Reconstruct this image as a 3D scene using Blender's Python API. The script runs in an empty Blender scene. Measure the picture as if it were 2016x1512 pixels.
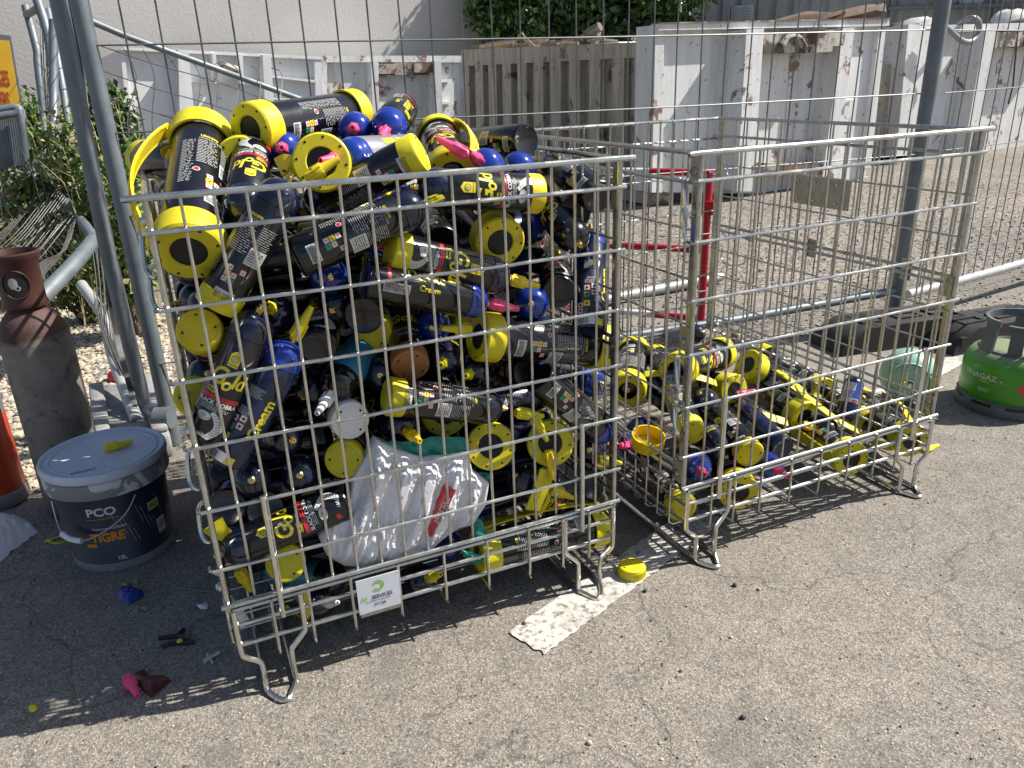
import bpy, bmesh, math, random
import numpy as np
from mathutils import Vector, Matrix, noise
random.seed(7)
R = math.radians
sc = bpy.context.scene
COL = sc.collection

# ------------------------------------------------------------------ camera
CAM_F, CAM_PITCH, CAM_ROLL, CAM_H = 1518.58, 0.376682, -0.0353165, 1.32822
_cp, _sp = math.cos(CAM_PITCH), math.sin(CAM_PITCH)
FW = Vector((0, _cp, -_sp)); _u0 = Vector((0, _sp, _cp)); _r0 = Vector((1, 0, 0))
_cr, _sr = math.cos(CAM_ROLL), math.sin(CAM_ROLL)
RT = _cr * _r0 + _sr * _u0
UP = -_sr * _r0 + _cr * _u0
EYE = Vector((0, 0, CAM_H))
cam_data = bpy.data.cameras.new('camera')
cam = bpy.data.objects.new('camera', cam_data); COL.objects.link(cam)
cam_data.sensor_width = 36.0; cam_data.lens = CAM_F / 2016 * 36.0
cam_data.clip_start = 0.05; cam_data.clip_end = 2000
cam.matrix_world = Matrix(((RT.x, UP.x, -FW.x, 0), (RT.y, UP.y, -FW.y, 0), (RT.z, UP.z, -FW.z, CAM_H), (0, 0, 0, 1)))
sc.camera = cam

# ------------------------------------------------------------------ sky, sun, exposure
SUN_EL, SUN_AZ = 47.0, 11.0          # azimuth counted from +X towards +Y
world = bpy.data.worlds.new('World'); sc.world = world; world.use_nodes = True
wn = world.node_tree.nodes; wl = world.node_tree.links
sky = wn.new('ShaderNodeTexSky'); sky.sky_type = 'NISHITA'; sky.sun_disc = False
sky.sun_elevation = R(SUN_EL); sky.sun_rotation = R(90 - SUN_AZ); sky.dust_density = 1.5
wl.new(sky.outputs[0], wn['Background'].inputs[0]); wn['Background'].inputs[1].default_value = 0.08
sd = bpy.data.lights.new('sun', 'SUN'); sd.energy = 5.0; sd.angle = R(0.5); sd.color = (1.0, 0.95, 0.87)
sun = bpy.data.objects.new('sun', sd); COL.objects.link(sun)
sv = Vector((math.cos(R(SUN_EL)) * math.cos(R(SUN_AZ)), math.cos(R(SUN_EL)) * math.sin(R(SUN_AZ)), math.sin(R(SUN_EL))))
sun.rotation_euler = sv.to_track_quat('Z', 'Y').to_euler(); sun.location = (6, 2, 8)
sc.view_settings.view_transform = 'Standard'; sc.view_settings.look = 'None'
sc.view_settings.exposure = 0.67; sc.view_settings.gamma = 1.0; sc.view_settings.use_curve_mapping = False
sc.render.engine = 'CYCLES'
sc.cycles.max_bounces = 6; sc.cycles.diffuse_bounces = 3; sc.cycles.glossy_bounces = 3
sc.cycles.transparent_max_bounces = 6; sc.cycles.transmission_bounces = 3
sc.cycles.caustics_reflective = False; sc.cycles.caustics_refractive = False

# ------------------------------------------------------------------ sight helpers (pixel of the photo -> place in the yard)
def ray(px, py):
    return FW + (px - 1008) / CAM_F * RT - (py - 756) / CAM_F * UP
def PZ(px, py, z=0.0):
    d = ray(px, py); return EYE + d * ((z - CAM_H) / d.z)
def PD(px, py, dist):
    return EYE + ray(px, py) * dist
def PV(px, py, y0, yaw):              # vertical plane through (0,y0) with direction yaw (degrees)
    n = Vector((-math.sin(R(yaw)), math.cos(R(yaw)), 0)); d = ray(px, py)
    return EYE + d * ((Vector((0, y0, 0)) - EYE).dot(n) / d.dot(n))

# ------------------------------------------------------------------ materials
def new_mat(name):
    m = bpy.data.materials.new(name); m.use_nodes = True
    return m, m.node_tree.nodes, m.node_tree.links, m.node_tree.nodes['Principled BSDF']
def nz(n, l, scale, detail=4, rough=.6, vec=None, dist=0.0):
    t = n.new('ShaderNodeTexNoise'); t.inputs['Scale'].default_value = scale; t.inputs['Detail'].default_value = detail
    t.inputs['Roughness'].default_value = rough; t.inputs['Distortion'].default_value = dist
    if vec is not None: l.new(vec, t.inputs['Vector'])
    return t.outputs['Fac']
def ramp(n, l, fac, stops, interp='LINEAR'):
    r = n.new('ShaderNodeValToRGB'); r.color_ramp.interpolation = interp
    e = r.color_ramp.elements
    while len(e) < len(stops): e.new(.5)
    for k, (p, c) in enumerate(stops):
        e[k].position = p; e[k].color = (c[0], c[1], c[2], 1) if len(c) == 3 else c
    l.new(fac, r.inputs[0]); return r.outputs[0]
def mixc(n, l, fac, a, b, mode='MIX'):
    m = n.new('ShaderNodeMix'); m.data_type = 'RGBA'; m.blend_type = mode
    if isinstance(fac, (int, float)): m.inputs[0].default_value = fac
    else: l.new(fac, m.inputs[0])
    for k, v in ((6, a), (7, b)):
        if isinstance(v, (tuple, list)): m.inputs[k].default_value = (v[0], v[1], v[2], 1)
        else: l.new(v, m.inputs[k])
    return m.outputs[2]
def coord(n, l, scale=(1, 1, 1), kind='Object'):
    t = n.new('ShaderNodeTexCoord'); mp = n.new('ShaderNodeMapping'); mp.inputs['Scale'].default_value = scale
    l.new(t.outputs[kind], mp.inputs[0]); return mp.outputs[0]
def bump(n, l, h, strength, dist, b):
    bp = n.new('ShaderNodeBump'); bp.inputs['Strength'].default_value = strength; bp.inputs['Distance'].default_value = dist
    l.new(h, bp.inputs['Height']); l.new(bp.outputs[0], b.inputs['Normal']); return bp
def simple(name, col, rough=.5, metal=0.0, var=.15, scale=30, coat=0.0, bumpd=0.0, dust=None, each=0.0):
    m, n, l, b = new_mat(name); v = coord(n, l)
    f = nz(n, l, scale, 5, .65, v)
    lo = tuple(c * (1 - var) for c in col); hi = tuple(min(1, c * (1 + var)) for c in col)
    c = ramp(n, l, f, [(.3, lo), (.7, hi)])
    if dust:
        f2 = nz(n, l, scale * .4, 6, .7, v, .5)
        g = ramp(n, l, f2, [(.52, (0, 0, 0)), (.75, (dust[3],) * 3)])
        c = mixc(n, l, g, c, dust[:3])
        rr = ramp(n, l, f2, [(.45, (rough,) * 3), (.75, (min(1, rough + .35),) * 3)]); l.new(rr, b.inputs['Roughness'])
    else: b.inputs['Roughness'].default_value = rough
    if each:
        oi = n.new('ShaderNodeObjectInfo'); tone = ramp(n, l, oi.outputs['Random'], [(0, (1 - each,) * 3), (.5, (1, 1, 1)), (1, (1.0, 1 - each * .35, 1.0))])
        c = mixc(n, l, 1.0, c, tone, 'MULTIPLY')
    l.new(c, b.inputs['Base Color']); b.inputs['Metallic'].default_value = metal
    b.inputs['Coat Weight'].default_value = coat; b.inputs['Coat Roughness'].default_value = .08
    if bumpd: bump(n, l, f, .5, bumpd, b)
    return m
M = {}
DU = (.30, .27, .23)
M['zinc'] = simple('galvanised_wire', (.48, .48, .455), .25, .95, .22, 25, dust=(.25, .23, .20, .2))
M['zinc_bright'] = simple('bright_zinc', (.60, .60, .57), .22, .95, .15, 40)
M['zinc_plate'] = simple('zinc_plate', (.45, .42, .34), .45, .6, .2, 30, dust=DU + (.5,))
M['pipe'] = simple('galvanised_pipe', (.17, .20, .22), .5, .45, .2, 9, bumpd=.0005, dust=(.28, .28, .27, .5))
M['fence_wire'] = simple('fence_wire', (.16, .165, .17), .5, .6, .2, 20)
M['yellow'] = simple('yellow_plastic', (.76, .66, .015), .42, 0, .10, 22, bumpd=.0006, dust=(.26, .235, .07, .65), each=.28)
M['yellow_bright'] = simple('bright_yellow_plastic', (.86, .60, .01), .4, 0, .08, 18, dust=(.40, .30, .05, .4))
M['pink'] = simple('pink_plastic', (.85, .08, .22), .4, 0, .06, 18)
M['white_pl'] = simple('white_plastic', (.78, .78, .76), .4, 0, .05, 18)
M['brown_pl'] = simple('brown_plastic', (.38, .15, .05), .45, 0, .08, 18)
M['blue_dome'] = simple('blue_enamel', (.012, .04, .30), .14, .15, .12, 15, .5, dust=(.10, .13, .24, .25))
M['navy_dome'] = simple('navy_enamel', (.008, .012, .035), .16, .1, .2, 15, .5, dust=(.035, .037, .05, .25))
M['black_dome'] = simple('black_enamel', (.008, .008, .009), .16, .1, .2, 15, .5, dust=(.04, .04, .037, .25))
M['film_black'] = simple('black_label_film', (.006, .006, .009), .2, 0, .2, 12, .25, dust=(.03, .03, .03, .22))
M['film_blue'] = simple('blue_label_film', (.005, .011, .045), .2, 0, .2, 12, .25, dust=(.03, .035, .06, .3))
M['film_silver'] = simple('silver_label_film', (.30, .29, .32), .3, .3, .2, 12, .3)
M['film_aqua'] = simple('aqua_label_film', (.04, .23, .36), .4, .1, .25, 160, .2)
M['brass'] = simple('brass', (.75, .52, .18), .25, 1.0, .1, 30)
M['hole'] = simple('dark_hollow', (.006, .006, .007), .5, 0, .1)
M['p_yellow'] = simple('print_yellow', (.80, .68, .03), .3, 0, .05, 18, .3)
M['p_white'] = simple('print_white', (.66, .66, .64), .35, 0, .06, 60, .3)
M['p_grey'] = simple('print_grey', (.42, .42, .40), .35, 0, .06, 60, .3)
M['p_red'] = simple('print_red', (.58, .025, .035), .3, 0, .05, 18, .3)
M['p_green'] = simple('print_green', (.02, .30, .14), .3, 0, .05, 18, .3)
M['p_black'] = simple('print_black', (.012, .012, .014), .3, 0, .05, 18, .3)
M['p_ggreen'] = simple('print_leaf_green', (.24, .50, .05), .35, 0, .05)
M['p_orange'] = simple('print_orange', (.72, .28, .02), .4, 0, .05)
M['p_blue'] = simple('print_blue', (.03, .08, .40), .35, 0, .05)

# ------------------------------------------------------------------ mesh helpers
class MB:
    def __init__(s): s.v = []; s.f = []; s.mi = []; s.sm = []
    def add(s, vs, fs, mi=0, smooth=True):
        o = len(s.v); s.v += [tuple(v) for v in vs]; s.f += [tuple(i + o for i in f) for f in fs]
        s.mi += [mi] * len(fs); s.sm += [smooth] * len(fs); return s
    def tube(s, pts, r, seg=6, cap=True, mi=0, closed=False):
        pts = [Vector(p) for p in pts]; n = len(pts)
        rs = r if isinstance(r, (list, tuple)) else [r] * n
        t0 = (pts[1] - pts[0]).normalized(); a = Vector((0, 0, 1)) if abs(t0.z) < .9 else Vector((1, 0, 0))
        u = t0.cross(a).normalized(); vs = []
        for i in range(n):
            if closed: t = (pts[(i + 1) % n] - pts[i - 1]).normalized()
            else: t = ((pts[min(i + 1, n - 1)] - pts[i]).normalized() + (pts[i] - pts[max(i - 1, 0)]).normalized())
            t = t.normalized() if t.length > 1e-9 else t0
            u = (u - t * u.dot(t))
            u = u.normalized() if u.length > 1e-9 else t.orthogonal().normalized()
            w = t.cross(u)
            for k in range(seg):
                q = 2 * math.pi * k / seg; vs.append(pts[i] + (u * math.cos(q) + w * math.sin(q)) * rs[i])
        fs = []
        for i in range(n if closed else n - 1):
            j = (i + 1) % n
            for k in range(seg):
                k2 = (k + 1) % seg; fs.append((i * seg + k, i * seg + k2, j * seg + k2, j * seg + k))
        if cap and not closed:
            fs.append(tuple(range(seg))[::-1]); fs.append(tuple((n - 1) * seg + k for k in range(seg)))
        return s.add(vs, fs, mi)
    def box(s, lo, hi, mi=0, bev=0.0, mat=None):
        lo, hi = Vector(lo), Vector(hi)
        if bev > 0:
            b = bmesh.new(); bmesh.ops.create_cube(b, size=1)
            for v in b.verts: v.co = Vector([lo[i] + (v.co[i] + .5) * (hi[i] - lo[i]) for i in range(3)])
            bmesh.ops.bevel(b, geom=list(b.edges), offset=bev, segments=1, affect='EDGES')
            vs = [v.co.copy() for v in b.verts]; fs = [tuple(v.index for v in f.verts) for f in b.faces]; b.free()
        else:
            vs = [Vector((x, y, z)) for x in (lo.x, hi.x) for y in (lo.y, hi.y) for z in (lo.z, hi.z)]
            fs = [(0, 1, 3, 2), (4, 6, 7, 5), (0, 4, 5, 1), (2, 3, 7, 6), (0, 2, 6, 4), (1, 5, 7, 3)]
        if mat is not None: vs = [mat @ v for v in vs]
        return s.add(vs, fs, mi, False)
    def lathe(s, prof, seg=32, mi=0, c=(0, 0, 0), mat=None):
        vs = []; fs = []; idx = []
        for (r, z) in prof:
            if r < 1e-6: idx.append([len(vs)]); vs.append(Vector((c[0], c[1], c[2] + z)))
            else:
                idx.append(list(range(len(vs), len(vs) + seg)))
                vs += [Vector((c[0] + r * math.cos(2 * math.pi * k / seg), c[1] + r * math.sin(2 * math.pi * k / seg), c[2] + z)) for k in range(seg)]
        for a, b in zip(idx, idx[1:]):
            for k in range(seg):
                k2 = (k + 1) % seg
                if len(a) == 1 and len(b) == 1: continue
                if len(a) == 1: fs.append((a[0], b[k2], b[k]))
                elif len(b) == 1: fs.append((a[k], a[k2], b[0]))
                else: fs.append((a[k], a[k2], b[k2], b[k]))
        if mat is not None: vs = [mat @ v for v in vs]
        return s.add(vs, fs, mi)
    def mesh(s, name, mats, angle=62):
        me = bpy.data.meshes.new(name); me.from_pydata(s.v, [], s.f)
        for m in (mats if isinstance(mats, (list, tuple)) else [mats]): me.materials.append(m)
        me.polygons.foreach_set('material_index', s.mi); me.polygons.foreach_set('use_smooth', s.sm)
        me.update()
        try: me.set_sharp_from_angle(angle=R(angle))
        except Exception: pass
        return me
def link(name, me, parent=None, mw=None):
    o = bpy.data.objects.new(name, me); COL.objects.link(o)
    if parent is not None: o.parent = parent
    if mw is not None: o.matrix_world = mw if parent is None else mw
    return o
def tag(o, label=None, cat=None, group=None, kind=None):
    if label: o['label'] = label
    if cat: o['category'] = cat
    if group: o['group'] = group
    if kind: o['kind'] = kind
    return o
def empty(name, label, cat, loc=(0, 0, 0), rz=0.0, group=None, mw=None):
    o = bpy.data.objects.new(name, None); COL.objects.link(o); o.empty_display_size = .05
    if mw is not None: o.matrix_world = mw
    else: o.location = loc; o.rotation_euler = (0, 0, rz)
    return tag(o, label, cat, group)
def frame(origin, zdir, xhint, roll=0.0):
    z = Vector(zdir).normalized(); x = Vector(xhint); x = (x - z * x.dot(z))
    x = x.normalized() if x.length > 1e-6 else z.orthogonal().normalized()
    y = z.cross(x); c, s_ = math.cos(roll), math.sin(roll)
    X = x * c + y * s_; Y = z.cross(X)
    return Matrix(((X.x, Y.x, z.x, origin[0]), (X.y, Y.y, z.y, origin[1]), (X.z, Y.z, z.z, origin[2]), (0, 0, 0, 1)))
def bez(pts, n=6):                     # smooth a polyline (Catmull-Rom)
    pts = [Vector(p) for p in pts]; out = []
    for i in range(len(pts) - 1):
        p0, p1, p2, p3 = pts[max(i - 1, 0)], pts[i], pts[i + 1], pts[min(i + 2, len(pts) - 1)]
        for k in range(n):
            t = k / n; out.append(.5 * ((2 * p1) + (p2 - p0) * t + (2 * p0 - 5 * p1 + 4 * p2 - p3) * t * t + (3 * p1 - p0 - 3 * p2 + p3) * t ** 3))
    out.append(pts[-1]); return out

# flat print: shapes in a plane, cut into strips and rolled on to a cylinder or laid on a plane
_tc = {}
def text2d(body, size, bold=0.0, shear=0.0):
    key = (body, size, bold, shear)
    if key not in _tc:
        cu = bpy.data.curves.new('t', 'FONT'); cu.body = body; cu.size = size; cu.offset = bold; cu.shear = shear
        cu.align_x = 'CENTER'; cu.align_y = 'CENTER'; cu.resolution_u = 3; cu.fill_mode = 'FRONT'
        o = bpy.data.objects.new('t', cu); COL.objects.link(o)
        dg = bpy.context.evaluated_depsgraph_get(); me = bpy.data.meshes.new_from_object(o.evaluated_get(dg))
        _tc[key] = ([(v.co.x, v.co.y) for v in me.vertices], [tuple(p.vertices) for p in me.polygons])
        bpy.data.objects.remove(o); bpy.data.curves.remove(cu); bpy.data.meshes.remove(me)
    return _tc[key]
class Art:
    def __init__(s): s.e = []
    def poly(s, pts, mi, lay=0):
        s.e.append((list(pts), [tuple(range(len(pts)))], mi, lay)); return s
    def rect(s, x, y, w, h, mi, lay=0, rot=0):
        c, n = math.cos(rot), math.sin(rot)
        return s.poly([(x + a * c - b * n, y + a * n + b * c) for a, b in ((-w / 2, -h / 2), (w / 2, -h / 2), (w / 2, h / 2), (-w / 2, h / 2))], mi, lay)
    def disc(s, x, y, r, mi, lay=0, ry=None, n=20, a0=0, a1=360, rin=0):
        ry = ry or r
        if rin == 0: return s.poly([(x + r * math.cos(2 * math.pi * k / n), y + ry * math.sin(2 * math.pi * k / n)) for k in range(n)], mi, lay)
        k = rin / r
        for i in range(n):
            p, q = R(a0 + (a1 - a0) * i / n), R(a0 + (a1 - a0) * (i + 1) / n)
            s.poly([(x + r * math.cos(p), y + ry * math.sin(p)), (x + r * math.cos(q), y + ry * math.sin(q)), (x + r * k * math.cos(q), y + ry * k * math.sin(q)), (x + r * k * math.cos(p), y + ry * k * math.sin(p))], mi, lay)
        return s
    def text(s, body, x, y, size, mi, lay=1, rot=0, bold=0.0, sx=1.0, shear=0.0):
        v, f = text2d(body, size, bold, shear); c, n = math.cos(rot), math.sin(rot)
        s.e.append(([(x + a * sx * c - b * n, y + a * sx * n + b * c) for a, b in v], f, mi, lay)); return s
    def micro(s, x, y, w, h, mi, pitch=.0032, lay=1, seed=1, fill=.5, vert=False):
        rr = random.Random(seed); yy = y - h / 2 if not vert else x - w / 2; end = y + h / 2 if not vert else x + w / 2
        while yy < end:
            a = (x - w / 2) if not vert else (y - h / 2); b = (x + w / 2) if not vert else (y + h / 2)
            b -= rr.random() * (b - a) * .25
            while a < b:
                d = min(b - a, (b - a + .01) * rr.uniform(.2, .5))
                if vert: s.rect(yy, a + d / 2, pitch * fill, d, mi, lay)
                else: s.rect(a + d / 2, yy, d, pitch * fill, mi, lay)
                a += d + pitch * .5
            yy += pitch
        return s
    def roll(s, mb, r, th0=0.0, step=.009, taper=None, base=.0006, mimap=None):
        b = bmesh.new(); lays = {}
        ly = b.verts.layers.int.new('l')
        xs = []
        for pts, fs, mi, lay in s.e:
            vs = []
            for p in pts:
                v = b.verts.new((p[0], p[1], 0)); v[ly] = lay; vs.append(v); xs.append(p[0])
            for f in fs:
                try: g = b.faces.new([vs[i] for i in f]); g.material_index = mi
                except ValueError: pass
        x0, x1 = min(xs), max(xs); x = math.floor(x0 / step) * step + step
        while x < x1:
            ed = [e for e in b.edges if (e.verts[0].co.x - x) * (e.verts[1].co.x - x) < 0]
            if ed:
                fc = set(f for e in ed for f in e.link_faces)
                g = list(fc) + list(set(e for f in fc for e in f.edges)) + list(set(v for f in fc for v in f.verts))
                rs = bmesh.ops.bisect_plane(b, geom=g, plane_co=(x, 0, 0), plane_no=(1, 0, 0))
                for k in rs['geom_cut']:
                    if isinstance(k, bmesh.types.BMVert): k[ly] = max([q[ly] for e in k.link_edges for q in (e.other_vert(k),)] + [0])
            x += step
        b.verts.index_update(); vs = []
        for v in b.verts:
            rr = r + base + .00035 * v[ly]; th = th0 + v.co.x / r
            if taper: rr = taper(v.co.y) + base + .00035 * v[ly]
            vs.append(Vector((rr * math.cos(th), rr * math.sin(th), v.co.y)))
        o = len(mb.v); mb.v += [tuple(v) for v in vs]
        for f in b.faces:
            mb.f.append(tuple(o + v.index for v in f.verts)); mb.mi.append(f.material_index); mb.sm.append(True)
        b.free(); return mb
    def flat(s, mb, fn):               # fn(x,y,h) -> 3D point, h = height above the surface
        for pts, fs, mi, lay in s.e:
            mb.add([fn(p[0], p[1], .0006 + .0004 * lay) for p in pts], fs, mi, False)
        return mb
PRINT = [M['p_black'], M['p_yellow'], M['p_white'], M['p_red'], M['p_green'], M['p_grey'], M['p_ggreen'], M['p_orange'], M['p_blue']]
K, Y_, W_, R_, G_, S_, LG, OR_, BL = range(9)
# ================================================================== the setting
m, n, l, b = new_mat('weathered_asphalt'); v = coord(n, l)
big = nz(n, l, .7, 5, .6, v); mid = nz(n, l, 9, 5, .6, v)
vo = n.new('ShaderNodeTexVoronoi'); vo.inputs['Scale'].default_value = 330; l.new(v, vo.inputs['Vector'])
vo2 = n.new('ShaderNodeTexVoronoi'); vo2.inputs['Scale'].default_value = 135; l.new(v, vo2.inputs['Vector'])
sepc = n.new('ShaderNodeSeparateColor'); l.new(vo.outputs['Color'], sepc.inputs[0])
c = ramp(n, l, sepc.outputs[0], [(0, (.125, .113, .098)), (.3, (.185, .169, .148)), (.75, (.25, .229, .200)), (1, (.45, .41, .355))])
sep2 = n.new('ShaderNodeSeparateColor'); l.new(vo2.outputs['Color'], sep2.inputs[0])
c = mixc(n, l, ramp(n, l, sep2.outputs[1], [(.80, (0, 0, 0)), (.92, (.5,) * 3)]), c, (.33, .30, .26))
c = mixc(n, l, ramp(n, l, sep2.outputs[2], [(.93, (0, 0, 0)), (.96, (.5,) * 3)]), c, (.08, .075, .07))
c = mixc(n, l, ramp(n, l, big, [(.3, (.78,) * 3), (.7, (1.12,) * 3)]), c, c, 'MULTIPLY') if False else mixc(n, l, 1.0, c, ramp(n, l, big, [(.3, (.82, .82, .82)), (.7, (1.1, 1.08, 1.04))]), 'MULTIPLY')
c = mixc(n, l, 1.0, c, ramp(n, l, mid, [(.25, (.80, .80, .80)), (.75, (1.12, 1.11, 1.1))]), 'MULTIPLY')
stain = nz(n, l, 2.6, 6, .7, v, .8)
c = mixc(n, l, ramp(n, l, stain, [(.57, (0, 0, 0)), (.68, (.45,) * 3)]), c, (.09, .083, .075))
# hairline cracks
wv = n.new('ShaderNodeTexVoronoi'); wv.feature = 'DISTANCE_TO_EDGE'; wv.inputs['Scale'].default_value = 1.3
dm = n.new('ShaderNodeMapping'); l.new(v, dm.inputs[0])
dn = n.new('ShaderNodeTexNoise'); dn.inputs['Scale'].default_value = 3; dn.inputs['Detail'].default_value = 6; l.new(v, dn.inputs['Vector'])
ad = n.new('ShaderNodeVectorMath'); ad.operation = 'MULTIPLY_ADD'; ad.inputs[1].default_value = (.55, .55, .55); l.new(dn.outputs['Color'], ad.inputs[0]); l.new(v, ad.inputs[2]); l.new(ad.outputs[0], wv.inputs['Vector'])
c = mixc(n, l, ramp(n, l, wv.outputs['Distance'], [(0, (.55,) * 3), (.007, (0, 0, 0))]), c, (.035, .033, .03))
l.new(c, b.inputs['Base Color']); b.inputs['Roughness'].default_value = .88
hh = n.new('ShaderNodeMath'); hh.operation = 'ADD'; l.new(vo.outputs['Distance'], hh.inputs[0]); l.new(vo2.outputs['Distance'], hh.inputs[1])
bump(n, l, hh.outputs[0], .6, .0018, b)
M['asphalt'] = m

m, n, l, b = new_mat('coarse_yard_surface'); v = coord(n, l)
vo = n.new('ShaderNodeTexVoronoi'); vo.inputs['Scale'].default_value = 62; l.new(v, vo.inputs['Vector'])
sepc = n.new('ShaderNodeSeparateColor'); l.new(vo.outputs['Color'], sepc.inputs[0])
c = ramp(n, l, sepc.outputs[0], [(0, (.07, .06, .055)), (.4, (.17, .155, .135)), (1, (.36, .32, .27))])
c = mixc(n, l, 1.0, c, ramp(n, l, nz(n, l, .6, 5, .6, v), [(.3, (.75, .75, .75)), (.7, (1.15, 1.12, 1.06))]), 'MULTIPLY')
l.new(c, b.inputs['Base Color']); b.inputs['Roughness'].default_value = .9
bump(n, l, vo.outputs['Distance'], .9, .006, b)
M['yard'] = m

def sheet(name, pts, z, mat, kind='structure'):
    mb = MB(); mb.add([(p[0], p[1], z) for p in pts], [tuple(range(len(pts)))], 0, False)
    return tag(link(name, mb.mesh(name, mat)), kind=kind)
sheet('ground', [(-300, -60), (300, -60), (300, 500), (-300, 500)], -.004, M['yard'])
sheet('asphalt_pavement', [(-6, -4), (9, -4), (9, 6.6), (3.5, 5.2), (.6, 4.55), (-1.0, 3.3), (-1.35, 2.75), (-1.75, 2.35), (-6, 2.0)], 0.0, M['asphalt'])

# painted bay line, worn at the rims
m, n, l, b = new_mat('worn_white_line'); v = coord(n, l)
f = nz(n, l, 55, 6, .75, v); f2 = nz(n, l, 7, 4, .6, v)
c = ramp(n, l, f, [(.39, (.15, .14, .12)), (.49, (.52, .49, .45)), (1, (.66, .63, .58))])
c = mixc(n, l, ramp(n, l, f2, [(.52, (0, 0, 0)), (.66, (.6,) * 3)]), c, (.26, .24, .215))
l.new(c, b.inputs['Base Color']); b.inputs['Roughness'].default_value = .85; bump(n, l, f, .6, .002, b)
M['line'] = m
def dash(p0, p1, w, name, seedv):
    rr = random.Random(seedv); p0 = Vector((*p0, 0)); p1 = Vector((*p1, 0)); d = (p1 - p0); L = d.length; d.normalize(); nn = Vector((-d.y, d.x, 0))
    N = 60; up = []; dn_ = []
    for i in range(N + 1):
        q = p0 + d * (L * i / N)
        up.append(q + nn * (w / 2 + rr.uniform(-.003, .003))); dn_.append(q - nn * (w / 2 + rr.uniform(-.003, .003)))
    ends = [p1 + nn * (w / 2 - w * k / 8) + d * rr.uniform(-.008, .008) for k in range(1, 8)]
    st = [p0 - nn * (w / 2 - w * k / 8) + d * rr.uniform(-.008, .008) for k in range(1, 8)]
    pts = up + ends + dn_[::-1] + st
    mb = MB(); mb.add([(p.x, p.y, .004) for p in pts], [tuple(range(len(pts)))], 0, False)
    tag(link(name, mb.mesh(name, M['line'])), kind='structure')
dash((.012, 1.57), (.62, 2.16), .125, 'painted_line', 3)
dash((1.45, 2.93), (2.35, 3.66), .125, 'painted_line', 5)

# loose grit and pebbles (thousands, nobody could count them)
def pebbles(name, region, count, r0, r1, mats, z=0, seedv=1, flat=.6):
    rs = np.random.RandomState(seedv); ico = bmesh.new(); bmesh.ops.create_icosphere(ico, subdivisions=1, radius=1)
    bv = np.array([v.co[:] for v in ico.verts]); bf = [tuple(v.index for v in f.verts) for f in ico.faces]; ico.free()
    V = []; F = []; MI = []; k = 0; tries = 0
    while k < count and tries < count * 20:
        tries += 1; p = region(rs)
        if p is None: continue
        r = r0 + (r1 - r0) * rs.rand() ** 2.2; s_ = np.array([r * rs.uniform(.7, 1.3), r * rs.uniform(.7, 1.3), r * flat * rs.uniform(.7, 1.2)])
        a = rs.rand() * 6.28; ca, sa = math.cos(a), math.sin(a)
        q = bv * s_ * (1 + .22 * (rs.rand(12, 1) - .5)); q = np.stack([q[:, 0] * ca - q[:, 1] * sa, q[:, 0] * sa + q[:, 1] * ca, q[:, 2]], 1)
        V.append(q + np.array([p[0], p[1], z + s_[2] * .55])); F += [tuple(i + 12 * k for i in f) for f in bf]; MI += [rs.randint(len(mats))] * 20; k += 1
    me = bpy.data.meshes.new(name); me.from_pydata(np.concatenate(V).tolist(), [], F)
    for mm in mats: me.materials.append(mm)
    me.polygons.foreach_set('material_index', MI); me.update()
    return tag(link(name, me), kind='stuff')
st_l = simple('pale_stone', (.50, .43, .32), .85, 0, .2, 60); st_m = simple('buff_stone', (.38, .32, .24), .85, 0, .25, 60)
st_g = simple('grey_stone', (.22, .21, .19), .85, 0, .25, 60); st_d = simple('dark_stone', (.05, .047, .045), .8, 0, .2, 60)
sand = simple('pale_sand', (.40, .35, .27), .95, 0, .25, 40, bumpd=.004)
gp = [PZ(-60, 640), PZ(60, 610), PZ(150, 598), PZ(330, 610), PZ(345, 830), PZ(300, 900), PZ(200, 860), PZ(120, 930), PZ(60, 975), PZ(-60, 1010)]
sheet('gravel_bed', [(p.x, p.y) for p in gp], .004, sand)
def inpoly(x, y, P):
    c_ = False; j = len(P) - 1
    for i in range(len(P)):
        if (P[i].y > y) != (P[j].y > y) and x < (P[j].x - P[i].x) * (y - P[i].y) / (P[j].y - P[i].y) + P[i].x: c_ = not c_
        j = i
    return c_
gx = (min(p.x for p in gp), max(p.x for p in gp)); gy = (min(p.y for p in gp), max(p.y for p in gp))
def reg_gravel(rs):
    x, y = rs.uniform(*gx), rs.uniform(*gy); return (x, y) if inpoly(x, y, gp) else None
pebbles('gravel', reg_gravel, 9000, .007, .019, [st_l, st_l, st_m, st_g], .004, 2)
def reg_front(rs):
    y = 1.0 + rs.rand() ** 1.3 * 3.0; x = rs.uniform(-.75, .75) * (y + .4); return (x, y)
pebbles('grit', reg_front, 4200, .0010, .0038, [st_d, st_g, st_m, st_l], 0, 4, .7)
def reg_back(rs):
    y = 3.9 + rs.rand() ** 1.5 * 5.5; x = rs.uniform(-.2, .8) * y; return (x, y)
pebbles('loose_stones', reg_back, 9000, .004, .012, [st_g, st_m, st_d, st_m], 0, 5, .6)

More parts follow.
